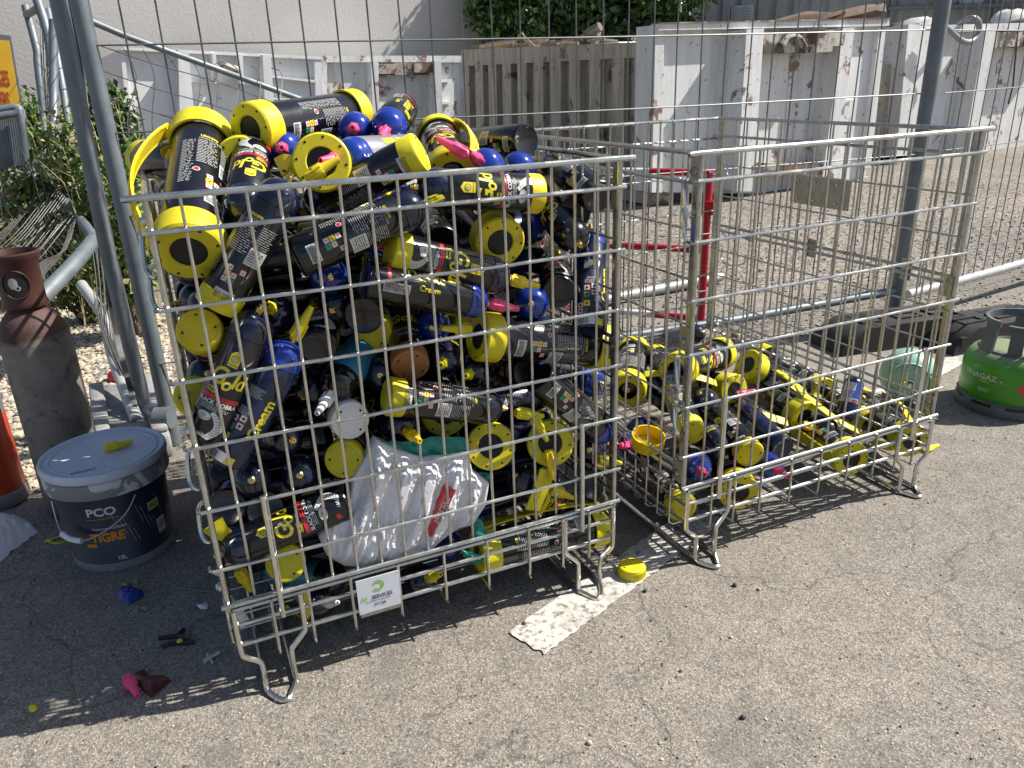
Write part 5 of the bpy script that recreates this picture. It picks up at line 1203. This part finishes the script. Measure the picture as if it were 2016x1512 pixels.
# short can standing askew
def small_can():
    b0, t0 = PC(1, 1662, 825, .24), PC(1, 1684, 745, .28); z = (t0 - b0).normalized(); o = empty('spray_can', 'short printed can leaning on the large canisters of the right cage', 'can', mw=frame(b0, z, EYE - b0)); r = .034; L = (t0 - b0).length
    mb = MB(); mb.lathe([(0, .002), (r - .006, 0), (r - .001, .006), (r, .012), (r, L - .02), (r - .004, L - .01), (r - .010, L), (r - .014, L), (r - .016, L - .004), (0, L - .004)], 32); c = link('body', mb.mesh('body', M['film_blue'])); c.parent = o; c.matrix_basis = Matrix()
    a = Art(); a.rect(0, L * .62, .08, L * .5, BL, 0); a.rect(-.01, L * .75, .04, .03, W_, 1); a.micro(-.01, L * .55, .05, .03, W_, .004, 1, 3); a.rect(.018, L * .42, .02, .012, R_, 1); a.poly([(-.05, L * .45), (.05, L * .5), (.05, L * .40), (-.05, L * .36)], S_, 1)
    mb = MB(); a.roll(mb, r); c = link('label', mb.mesh('label', PRINT)); c.parent = o; c.matrix_basis = Matrix()
small_can()
# open yellow cap resting on top
def open_cap(label, c, up, r=.05, h=.042, mat='yellow_bright', closed_up=False, name='loose_lid', roll=0):
    mb = MB()
    if closed_up: mb.lathe([(0, h), (r - .006, h), (r - .0015, h - .002), (r, h - .007), (r + .0005, 0), (r - .003, 0), (r - .003, h - .006), (0, h - .005)][::-1], 44)
    else: mb.lathe([(0, .004), (r - .004, .004), (r - .003, h), (r, h), (r - .0005, .006), (r - .003, .001), (0, 0)], 44); mb.lathe([(.012, .004), (.012, .007), (.010, .007), (.010, .004)], 16)
    for k in range(2 if closed_up else 0): a = .6 + k * 2.2; mb.lathe([(0, h + .0006), (.0028, h + .0004), (.0028, h)], 8, 1, (math.cos(a) * r * .7, math.sin(a) * r * .7, 0))
    if closed_up:
        for k in range(40): a = 2 * math.pi * k / 40; mb.box((r - .001, -.0008, .004), (r + .0016, .0008, h - .008), 0, 0, Matrix.Rotation(a, 4, 'Z'))
    o = link(name, mb.mesh(name, [M[mat], M['hole']], 35)); o.matrix_world = frame(c, up, (1, 0, 0), roll); return tag(o, label, 'cap', 'loose yellow caps')
open_cap('open yellow cap lying hollow side up at the left of the right cage', PC(1, 1273, 878, .22), (.1, -.25, 1))
gcap = PZ(1244, 1132, 0); open_cap('yellow cap lying on the worn white line between the two cages', Vector((gcap.x, gcap.y, .001)), (0, 0, 1), .038, .034, 'yellow', True, 'loose_lid', .8)
loose_nozzle('yellow nozzle sticking from the ring in the centre of the right cage', PC(1, 1580, 835, .28), PC(1, 1625, 852, .26), 'b')
loose_nozzle('pink nozzle lying on top in the middle of the right cage', PC(1, 1450, 778, .36), PC(1, 1490, 768, .36), 'p')
loose_nozzle('yellow nozzle poking out at the front right corner of the right cage', PC(1, 1815, 888, .02), PC(1, 1838, 880, .02))
ribbon('strap', 'yellow strap crossing over the canisters in the middle of the right cage', 'strap', [PC(1, 1560, 760, .40), PC(1, 1600, 790, .32), PC(1, 1650, 828, .22), PC(1, 1695, 852, .16)], .012, (0, -.3, 1), M['yellow'])
ribbon('strap', 'thin orange yellow strap at the right side of the right cage', 'strap', [PC(1, 1700, 782, .38), PC(1, 1760, 790, .36), PC(1, 1776, 800, .30), PC(1, 1795, 835, .12)], .009, (0, -.3, 1), M['yellow_bright'])
ribbon('strap', 'long yellow strap low across the left half of the right cage', 'strap', [PC(1, 1220, 742, .60), PC(1, 1300, 735, .50), PC(1, 1370, 742, .44), PC(1, 1410, 755, .42)], .014, (0, -.5, 1), M['yellow'])
ribbon('strap', 'broad yellow strap running right from the centre ring of the right cage', 'strap', [PC(1, 1460, 792, .36), PC(1, 1490, 812, .34), PC(1, 1550, 832, .30)], .016, (0, -.5, 1), M['yellow'])

# ================================================================== things standing around
def rollprint(art_, parent, r, th0, taper=None, name='print'):
    mb = MB(); art_.roll(mb, r, th0, .012, taper); return link(name, mb.mesh(name, PRINT), parent)
# paint bucket
bc = Vector((-1.235, 2.095, 0)); bk = empty('paint_bucket', 'dark blue paint bucket with a splashed white lid standing left of the full cage', 'bucket', bc)
rb = lambda z: .142 + .018 * (z / .30)
m, n, l, b = new_mat('dripped_bucket_plastic'); v = coord(n, l); ms = n.new('ShaderNodeMapping'); ms.inputs['Scale'].default_value = (6, 6, 1.2); l.new(v, ms.inputs[0])
f = nz(n, l, 3.5, 5, .75, ms.outputs[0]); g = nz(n, l, 9, 6, .7, v, 1.0); sx = n.new('ShaderNodeSeparateXYZ'); l.new(v, sx.inputs[0])
mu = n.new('ShaderNodeMath'); mu.operation = 'MULTIPLY'; l.new(f, mu.inputs[0]); l.new(ramp(n, l, sx.outputs[2], [(.10, (.80,) * 3), (.30, (1.12,) * 3)]), mu.inputs[1])
c = mixc(n, l, ramp(n, l, mu.outputs[0], [(.66, (0, 0, 0)), (.68, (.7,) * 3)]), (.010, .016, .040), (.36, .37, .40)); l.new(c, b.inputs['Base Color']); b.inputs['Roughness'].default_value = .4; M['bucket'] = m
m, n, l, b = new_mat('splashed_lid_plastic'); v = coord(n, l); g = nz(n, l, 9, 4, .6, v, 1.2); h_ = nz(n, l, 40, 5, .7, v)
c = mixc(n, l, ramp(n, l, g, [(.50, (0, 0, 0)), (.52, (1,) * 3)]), (.24, .25, .27), (.60, .63, .68)); l.new(c, b.inputs['Base Color']); b.inputs['Roughness'].default_value = .5; M['lid_side'] = m
lidm = simple('bucket_lid_white', (.56, .61, .70), .45, 0, .10, 14, dust=(.40, .42, .45, .5))
mb = MB(); mb.lathe([(0, .006), (rb(0) - .008, .004), (rb(0) - .002, 0), (rb(0) + .003, .003), (rb(.02) + .003, .022), (rb(.02), .024), (rb(.26), .26), (rb(.26) - .004, .30)], 56); link('body', mb.mesh('body', M['bucket']), bk)
mb = MB(); mb.lathe([(rb(0) - .001, .0005), (rb(0) + .0045, .002), (rb(.022) + .0045, .024), (rb(.022) + .001, .026)], 56); link('base_rim', mb.mesh('base_rim', simple('bucket_grey', (.22, .22, .22), .6)), bk)
mb = MB(); mb.lathe([(.163, .254), (.171, .254), (.173, .260), (.172, .300), (.166, .304)], 64); link('skirt', mb.mesh('skirt', M['lid_side'], 35), bk)
mb = MB(); mb.lathe([(.166, .304), (.174, .306), (.176, .312), (.175, .326), (.172, .331), (.166, .331), (.163, .326), (.160, .322), (.152, .322), (.150, .326), (.146, .327), (.144, .322), (0, .322)], 64); link('lid', mb.mesh('lid', lidm, 35), bk)
cam_a = math.atan2(-bc.y, -bc.x); tp = lambda z: rb(z)
art = Art(); art.text('PCO', -.060, .205, .036, W_, 1, 0, .0012, 1.1); art.rect(-.060, .183, .09, .0016, OR_, 1); art.text('Peintures acryliques', -.050, .150, .0115, W_, 1, 0, .0002); art.text('TIGRE', -.060, .118, .040, OR_, 1, 0, .0018, .9); art.rect(-.112, .093, .03, .012, OR_, 1)
art.text('15L', -.035, .042, .018, W_, 1, 0, .0006); art.rect(.088, .175, .040, .028, W_, 1, .05); art.rect(.088, .175, .036, .024, LG, 2, .05); art.text('A+', .088, .175, .02, K, 3)
art.rect(.108, .095, .034, .052, W_, 1, .08); art.micro(.108, .100, .026, .030, K, .003, 2, 4, .5, True); art.micro(.107, .075, .022, .006, K, .003, 2, 6); art.rect(.148, .125, .020, .034, K, 1); art.micro(.148, .125, .02, .036, S_, .004, 2, 9); 
for k in range(9): art.rect(-.03 + k * .017, .17 - (k % 4) * .022, .0012, .05 + (k % 3) * .02, S_, 1, .25)
rollprint(art, bk, .155, cam_a + .10, tp)
mb = MB(); ha = cam_a - .30
def bp_(a, z, e=.010): return Vector(((rb(z) + e) * math.cos(a), (rb(z) + e) * math.sin(a), z))
mb.tube(bez([bp_(ha - .95, .235), bp_(ha - .85, .18, .02), bp_(ha - .62, .148, .035), bp_(ha - .30, .142, .045), bp_(ha, .158, .042), bp_(ha + .38, .195, .028), bp_(ha + .62, .240, .014)], 4), .0022, 6); link('bail', mb.mesh('bail', M['zinc']), bk)
mb = MB(); mb.tube(bez([bp_(ha - .66, .152, .034), bp_(ha - .48, .143, .040), bp_(ha - .28, .141, .045)], 4), .0085, 12); link('grip', mb.mesh('grip', M['white_pl']), bk)
v2, f2 = text2d('DD/DU  ->', .020, .0002); mb = MB(); fx = Vector((math.cos(cam_a), math.sin(cam_a), 0)); fr_ = Vector((-fx.y, fx.x, 0))
mb.add([Vector((0, 0, .3226)) + fr_ * (x - .045) - fx * (y - .098) for x, y in v2], f2, 0, False); link('marker_writing', mb.mesh('marker_writing', M['p_black']), bk)
q = PZ(205, 884, .334); loose_nozzle('yellow nozzle lying on the lid of the paint bucket', Vector((q.x, q.y, .334)), PZ(252, 872, .334))
# rusty gas cylinder
rc_ = Vector((-1.515, 2.362, 0)); rg = empty('rusty_gas_cylinder', 'tall rusted gas cylinder with a brown guard collar at the left edge', 'gas cylinder', rc_, R(0))
m, n, l, b = new_mat('rusted_cylinder_steel'); v = coord(n, l); a_ = nz(n, l, 14, 8, .75, v, .3); g = nz(n, l, 3.5, 6, .7, v, .5); sx = n.new('ShaderNodeSeparateXYZ'); l.new(v, sx.inputs[0])
body_c = ramp(n, l, a_, [(.34, (.06, .048, .040)), (.43, (.18, .162, .145)), (.60, (.25, .23, .21)), (.68, (.12, .07, .05))]); top_c = ramp(n, l, g, [(.35, (.05, .022, .018)), (.52, (.10, .052, .043)), (.64, (.03, .017, .013))])
hz = n.new('ShaderNodeMath'); hz.operation = 'MULTIPLY_ADD'; l.new(g, hz.inputs[0]); hz.inputs[1].default_value = .08; l.new(sx.outputs[2], hz.inputs[2])
c = mixc(n, l, ramp(n, l, hz.outputs[0], [(.655, (0, 0, 0)), (.675, (1,) * 3)]), body_c, top_c); l.new(c, b.inputs['Base Color']); b.inputs['Roughness'].default_value = .7; b.inputs['Metallic'].default_value = .15; bump(n, l, a_, .6, .002, b); M['rustcyl'] = m
colm = simple('brown_collar_paint', (.055, .019, .014), .5, .1, .25, 12, bumpd=.001)
mb = MB(); rr_ = .102; mb.lathe([(0, 0), (rr_ - .01, 0), (rr_, .012), (rr_, .60)] + [(rr_ * math.cos(t), .60 + .125 * math.sin(t)) for t in [k * .145 for k in range(1, 9)]] + [(.035, .725), (0, .728)], 48); link('body', mb.mesh('body', M['rustcyl']), rg)
mb = MB(); mb.lathe([(.060, .715), (.066, .722), (.061, .735), (.062, .80), (.064, .850), (.074, .866), (.076, .884), (.069, .888), (.066, .878), (.058, .850), (.055, .74)], 40); link('collar', mb.mesh('collar', colm), rg)
ca = math.atan2(-rc_.y, -rc_.x) - .22; a = Art(); a.disc(0, .795, .036, K, 1, .040, 30); a.disc(0, .795, .040, Y_, 0, .044, 30)
mb = MB(); a2 = Art(); a2.disc(0, .795, .036, 0, 1, .042, 30); a2.roll(mb, .062, ca, .008); link('window', mb.mesh('window', M['hole']), rg)
mb = MB(); mb.tube([(Vector(((.0645) * math.cos(ca + .037 * math.cos(t) / .062), .0645 * math.sin(ca + .037 * math.cos(t) / .062), .795 + .043 * math.sin(t)))) for t in [k * math.pi / 12 for k in range(24)]], .0028, 6, closed=True); link('window_rim', mb.mesh('window_rim', colm), rg)
a2 = Art(); a2.disc(-.006, .80, .013, 5, 2, .018, 12); a2.disc(.004, .785, .008, 5, 3, n=10, rin=.005); mb = MB(); a2.roll(mb, .062, ca, .008); link('valve', mb.mesh('valve', PRINT), rg)
# orange red cylinder cut by the frame
oc = PZ(0, 985); og = empty('red_gas_cylinder', 'orange red cylinder with a grey upper half at the left edge', 'gas cylinder', oc)
mb = MB(); mb.lathe([(0, 0), (.085, 0), (.092, .01), (.092, .33)], 40); link('lower_body', mb.mesh('lower_body', simple('orange_red_paint', (.42, .05, .015), .4, 0, .15, 8)), og)
mb = MB(); mb.lathe([(.092, .33), (.0922, .335), (.092, .46), (.085, .50), (.06, .53), (.03, .55), (0, .55)], 40); link('upper_body', mb.mesh('upper_body', simple('grey_band', (.14, .13, .12), .6, 0, .2, 8)), og)
mb = MB(); mb.lathe([(.0925, .0), (.096, .004), (.096, .05), (.0925, .054)], 40); link('foot_ring', mb.mesh('foot_ring', simple('grey_ring', (.16, .15, .14), .6)), og)
# green gas cylinder
gc = Vector((2.062, 2.94, 0)); gg = empty('green_gas_cylinder', 'squat green gas cylinder with grey guard and foot ring at the right edge', 'gas cylinder', gc)
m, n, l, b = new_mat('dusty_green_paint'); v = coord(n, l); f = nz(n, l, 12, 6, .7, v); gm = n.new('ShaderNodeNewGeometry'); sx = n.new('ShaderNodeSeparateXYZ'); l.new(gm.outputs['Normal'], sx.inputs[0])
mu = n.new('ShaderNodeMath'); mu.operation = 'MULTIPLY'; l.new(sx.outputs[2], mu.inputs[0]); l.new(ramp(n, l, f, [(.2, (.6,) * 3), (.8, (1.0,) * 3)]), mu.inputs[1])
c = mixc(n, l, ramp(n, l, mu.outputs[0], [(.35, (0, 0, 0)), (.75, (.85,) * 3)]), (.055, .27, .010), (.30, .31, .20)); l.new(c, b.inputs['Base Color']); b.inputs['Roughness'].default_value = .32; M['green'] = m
RG = .188
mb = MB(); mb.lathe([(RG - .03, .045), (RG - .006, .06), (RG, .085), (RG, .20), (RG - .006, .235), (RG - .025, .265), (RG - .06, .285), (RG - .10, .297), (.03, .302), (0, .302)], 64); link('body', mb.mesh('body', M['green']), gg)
gp_ = simple('grey_guard_plastic', (.085, .10, .105), .5, 0, .12, 14, dust=(.25, .26, .24, .6))
mb = MB(); mb.lathe([(RG - .012, .0), (RG + .006, 0), (RG + .008, .02), (RG + .002, .055), (RG - .008, .070), (RG - .02, .07)], 64); link('foot_ring', mb.mesh('foot_ring', gp_), gg)
a = Art()
for k in range(9): a.poly([(k * .13 - .52, .043), (k * .13 - .44, .043), (k * .13 - .44, .057), (k * .13 - .52, .057)], 0, 1)
mb = MB(); a.roll(mb, RG + .004, math.atan2(-gc.y, -gc.x), .01); link('foot_slots', mb.mesh('foot_slots', M['hole']), gg)
mb = MB(); RC = .122; ga = math.atan2(-gc.y, -gc.x)
def arcwall(mb, a0, a1, z0f, z1f, r0f, r1f, th=.014, n_=30):
    vs = []; fs = []
    for i in range(n_ + 1):
        t = i / n_; a_ = a0 + (a1 - a0) * t; z0_, z1_, r0_, r1_ = z0f(t), z1f(t), r0f(t), r1f(t)
        for (r_, z_) in ((r0_, z0_), (r0_ - th, z0_), (r1_ - th, z1_), (r1_, z1_)): vs.append(Vector((r_ * math.cos(a_), r_ * math.sin(a_), z_)))
    for i in range(n_):
        for k in range(4): fs.append((4 * i + k, 4 * i + (k + 1) % 4, 4 * i + 4 + (k + 1) % 4, 4 * i + 4 + k))
    fs += [(3, 2, 1, 0), (4 * n_, 4 * n_ + 1, 4 * n_ + 2, 4 * n_ + 3)]; mb.add(vs, fs)
cst = lambda c0: (lambda t: c0)
arcwall(mb, ga - 1.05, ga + .35, cst(.385), cst(.425), cst(RC + .004), cst(RC + .002)) if False else None
arcwall(mb, ga - .38, ga + 1.9, cst(.375), cst(.412), cst(RC + .004), cst(RC + .006), .016)
arcwall(mb, ga - 4.1, ga - .60, cst(.395), cst(.425), cst(RC + .010), cst(RC + .014), .012, 40)
for a0, a1, w in ((ga - .26, ga + .12, 0), (ga + 1.6, ga + 2.1, 0), (ga + 3.0, ga + 3.4, 0)): arcwall(mb, a0, a1, cst(.268), cst(.398), lambda t: .135, cst(RC + .008), .013, 8)
arcwall(mb, ga - 1.15, ga - .66, cst(.262), cst(.400), cst(.150), cst(RC + .012), .013, 8)
mb.lathe([(.150, .262), (.152, .268), (.138, .285), (.120, .288)], 48); link('guard', mb.mesh('guard', gp_, 35), gg)
mb = MB(); mb.lathe([(.024, .30), (.024, .315), (.016, .32), (.016, .335), (0, .335)], 20); link('valve', mb.mesh('valve', M['brass']), gg)
a = Art(); a.text('FINAGAZ', -.120, .178, .034, 0, 1, 0, .0008, 1.0); a.text('énergie', -.095, .158, .013, 0, 1); a.disc(-.030, .167, .018, 0, 1, .010, 20, 180, 380, .016); a.disc(-.033, .172, .004, 0, 1, n=10); a.micro(-.09, .118, .05, .014, 0, .006, 1, 4)
mb = MB(); a.roll(mb, RG, ga, .012); link('print', mb.mesh('print', simple('faded_white_print', (.50, .56, .46), .5)), gg)
a = Art(); a.poly([(.02, .150), (.052, .182), (.084, .150), (.052, .118)], R_, 1); mb = MB(); a.roll(mb, RG, ga, .01); link('hazard_diamond', mb.mesh('hazard_diamond', PRINT), gg)
gg.scale = (1, 1, .88)
# pale green tank on its side
tc = Vector((1.655, 2.985, .125)); tz = (EYE - tc); tz.z = -.05; tz.x += .25; tz.normalize(); tank = empty('small_tank', 'pale green rounded tank on its side between right cage and green cylinder', 'tank', mw=frame(tc, tz, (0, 0, 1)))
tm = simple('pale_green_enamel', (.27, .48, .38), .3, 0, .08, 8, dust=(.5, .55, .5, .35))
mb = MB(); mb.lathe([(.112 * math.sin(t), -.118 * math.cos(t) * (1.0 if t < 1.57 else .9)) for t in [k * math.pi / 18 for k in range(19)]], 44)
c = link('body', mb.mesh('body', tm, 60)); c.parent = tank; c.matrix_basis = Matrix.Translation((0, 0, 0))
mb = MB(); mb.lathe([(.078, .062), (.081, .072), (.081, .084), (.077, .084), (.074, .070)], 40); c = link('foot_ring', mb.mesh('foot_ring', tm)); c.parent = tank; c.matrix_basis = Matrix()
mb = MB(); mb.lathe([(.022, .102), (.022, .112), (.016, .114), (.012, .108)], 20); mb.lathe([(.010, .10), (.010, .128), (0, .130)], 10); c = link('boss', mb.mesh('boss', M['zinc_bright'])); c.parent = tank; c.matrix_basis = Matrix()
# crumpled cloths, litter
def crumple(name, label, cat, px, h, mat, sd, N=26, amp=1.0, z0=0.002):
    P_ = [PZ(x, y) for x, y in px]; c0 = sum(P_, Vector()) / len(P_); mb = MB(); vs = []; fs = []; n_ = len(P_); RN = 12; S4 = 5
    vs.append(c0 + Vector((0, 0, h)))
    for k in range(1, RN + 1):
        for i in range(n_):
            for s_ in range(S4):
                q_ = P_[i].lerp(P_[(i + 1) % n_], s_ / S4); t = k / RN; q_ = c0.lerp(q_, t)
                hh_ = h * (1 - t ** 2.2) * (.7 + .5 * noise.noise(Vector((q_.x * 9 + sd, q_.y * 9, 0)))) + h * .55 * amp * abs(noise.noise(Vector((q_.x * 30 + sd, q_.y * 22, 3)))) * (1 - t ** 6) + h * .15 * noise.noise(Vector((q_.x * 90, q_.y * 90, sd)))
                q_.z = z0 + max(0, hh_); vs.append(q_)
    m_ = n_ * S4
    for i in range(m_): fs.append((0, 1 + i, 1 + (i + 1) % m_))
    for k in range(RN - 1):
        for i in range(m_): fs.append((1 + k * m_ + i, 1 + (k + 1) * m_ + i, 1 + (k + 1) * m_ + (i + 1) % m_, 1 + k * m_ + (i + 1) % m_))
    mb.add(vs, fs); return tag(link(name, mb.mesh(name, mat, 180)), label, cat)
clothm = simple('white_rag', (.58, .60, .64), .9, 0, .08, 30, bumpd=.003)
crumple('rag', 'crumpled white rag lying on the asphalt at the left edge', 'rag', [(-40, 1040), (-5, 1022), (30, 1018), (60, 1030), (76, 1048), (50, 1068), (28, 1085), (0, 1108), (-40, 1118)], .075, clothm, 1)
crumple('blue_scrap', 'small crumpled blue plastic scrap on the asphalt below the bucket', 'plastic scrap', [(228, 1168), (240, 1156), (262, 1158), (285, 1168), (280, 1178), (255, 1192), (236, 1184)], .022, simple('blue_plastic_scrap', (.01, .03, .22), .4), 4)
crumple('red_leaf', 'dark red folded plastic scrap beside the pink nozzle on the asphalt', 'plastic scrap', [(262, 1330), (282, 1318), (295, 1332), (325, 1331), (338, 1342), (320, 1358), (298, 1376), (280, 1360)], .012, simple('dark_red_plastic', (.07, .008, .010), .35), 7)
crumple('paper_flake', 'tiny white paper flake on the asphalt left of the cage foot', 'paper', [(387, 1193), (398, 1194), (405, 1186), (411, 1192), (408, 1200), (395, 1200)], .006, M['white_pl'], 9)
crumple('yellow_blob', 'round yellow speck of plastic on the asphalt near the lower left corner', 'plastic scrap', [(56, 1394), (64, 1387), (74, 1391), (74, 1400), (64, 1405), (57, 1401)], .012, M['yellow'], 12)
a0, a1 = PZ(249, 1332, .014), PZ(266, 1362, .010); loose_nozzle('pink nozzle lying on the shaded asphalt beside the dark red scrap', a0, a0 + (a1 - a0), 'p')
mb = MB()
for pts in ([(312, 1256), (332, 1254), (350, 1250), (362, 1238)], [(318, 1274), (338, 1266), (356, 1266), (382, 1264)], [(350, 1252), (366, 1256), (380, 1264)]): mb.tube(bez([PZ(x, y, .006) for x, y in pts], 4), [.0035] * 0 or .0055, 6)
dk = tag(link('broken_clip', mb.mesh('broken_clip', simple('black_plastic', (.012, .013, .02), .4))), 'broken black plastic clip with a yellow centre lying in the shade', 'plastic scrap')
c0 = PZ(354, 1262, .010); mb = MB(); mb.lathe([(0, .006), (.006, .004), (.008, 0)], 12, 0, c0); c = link('centre', mb.mesh('centre', M['yellow'])); c.parent = dk
mb = MB(); mb.tube([PZ(402, 1302, .006), PZ(414, 1294, .006)], .007, 6); mb.tube([PZ(414, 1294, .006), PZ(432, 1284, .007)], .0045, 8); mb.tube([PZ(408, 1288, .006), PZ(418, 1304, .006)], .004, 6)
tag(link('clear_connector', mb.mesh('clear_connector', simple('milky_plastic', (.40, .43, .46), .25))), 'milky plastic connector lying next to the left cage foot', 'plastic scrap')
mb = MB(); ctr = PZ(118, 1063, .004); mb.tube([ctr + Vector((.026 * math.cos(t) * 1.1, .020 * math.sin(t), 0)) for t in [k * math.pi / 9 for k in range(18)]], .004, 6, closed=True); mb.tube([ctr + Vector((-.028, 0, 0)), ctr + Vector((-.045, -.006, 0))], .006, 6)
tag(link('yellow_ring', mb.mesh('yellow_ring', simple('lime_plastic', (.45, .50, .05), .45))), 'small lime yellow plastic tag between the rag and the bucket', 'plastic scrap')
mb = MB(); mb.tube(bez([PZ(262, 1190, .003), PZ(300, 1170, .003), PZ(345, 1158, .004), PZ(375, 1160, .003), PZ(420, 1166, .003)], 5), .0012, 5); tag(link('string', mb.mesh('string', simple('string_grey', (.25, .24, .20), .8))), 'thin pale string curving over the asphalt behind the blue scrap', 'string')
for k, (x, y, nm) in enumerate(((268, 1148, 'brown'), (247, 1152, 'dry'), (284, 1200, 'curled'), (104, 905, 'flat cardboard'))):
    crumple('dead_leaf', '%s dead leaf %s' % (nm, ('above the blue scrap', 'left of the blue scrap', 'below the blue scrap', 'scrap between the two cylinders at the left')[k]), 'leaf', [(x - 9, y), (x, y - 4), (x + 11, y - 2), (x + 4, y + 4)], .008, leaf_y, 20 + k)
# red cans and debris by the fence foot
canred = simple('red_can_paint', (.45, .02, .03), .3, .2, .1, 10)
def drink(label, p, d, L=.10, r=.030):
    mb = MB(); mb.lathe([(0, .003), (r * .7, 0), (r, .010), (r, L - .012), (r * .78, L), (r * .72, L - .002), (0, L - .003)], 24); o = link('drink_can', mb.mesh('drink_can', canred)); o.matrix_world = frame(p, d, (0, 0, 1)); tag(o, label, 'can')
    a = Art(); a.poly([(-.03, .03), (.03, .045), (.03, .055), (-.03, .04)], W_, 1); mb = MB(); a.roll(mb, r); c = link('label', mb.mesh('label', PRINT)); c.parent = o; c.matrix_parent_inverse = Matrix(); c.matrix_basis = Matrix()
q = PZ(214, 742, .03); drink('red drink can lying on the pale gravel behind the left fence posts', q, (1, .15, 0))
q = PZ(268, 632, .03); drink('crushed red and silver can among litter behind the left fence posts', q, (.3, -.9, .25), .09)
deb = [st_l, woodm, M['white_pl'], st_d, leaf_y]
rr = random.Random(8)
for k in range(26):
    x, y = rr.uniform(262, 330), rr.uniform(600, 790); p_ = PZ(x, y, .012); mb = MB(); s_ = rr.uniform(.012, .035); b_ = [Vector((rr.uniform(-1, 1), rr.uniform(-1, 1), rr.uniform(0, .6))) * s_ for _ in range(5)]
    mb.add([p_ + q_ for q_ in b_], [(0, 1, 2), (0, 2, 3), (0, 3, 4), (0, 4, 1), (1, 2, 3, 4)], 0, False)
    tag(link('litter_piece', mb.mesh('litter_piece', deb[k % 5])), 'small %s among the litter by the left fence foot' % ('pale stone chip', 'wood splinter', 'white plastic scrap', 'dark scrap', 'dry leaf piece')[k % 5], 'litter', 'scraps littered by the left fence foot')
# pebbles and stones lying singly at the front
for k, (x, y, r_, lab) in enumerate(((1462, 1412, .011, 'dark'), (1342, 1320, .009, 'grey'), (1446, 1152, .012, 'dark'), (1270, 1163, .010, 'dark'), (1032, 1228, .012, 'dark'), (1494, 1160, .009, 'pale'), (1440, 1255, .008, 'pale'), (270, 1202, .015, 'grey'), (1160, 1462, .011, 'pale'))):
    r_ *= .55; b_ = bmesh.new(); bmesh.ops.create_icosphere(b_, subdivisions=2, radius=r_)
    for v_ in b_.verts: v_.co *= 1 + .35 * noise.noise(v_.co * 120 + Vector((k, 0, 0)))
    mb = MB(); mb.add([v_.co + PZ(x, y, r_ * .55) for v_ in b_.verts], [tuple(v_.index for v_ in f_.verts) for f_ in b_.faces]); b_.free()
    tag(link('stone', mb.mesh('stone', {'dark': st_d, 'grey': st_g, 'pale': st_l}[lab])), '%s stone on the asphalt %s' % (lab, ('at the lower right', 'in the right middle foreground', 'right of the right cage foot', 'just right of the yellow cap on the line', 'on the left end of the white line', 'far right of the yellow cap', 'below right of the yellow cap', 'under the blue scrap', 'at the bottom edge near the middle')[k]), 'stone')
bpy.context.view_layer.update()
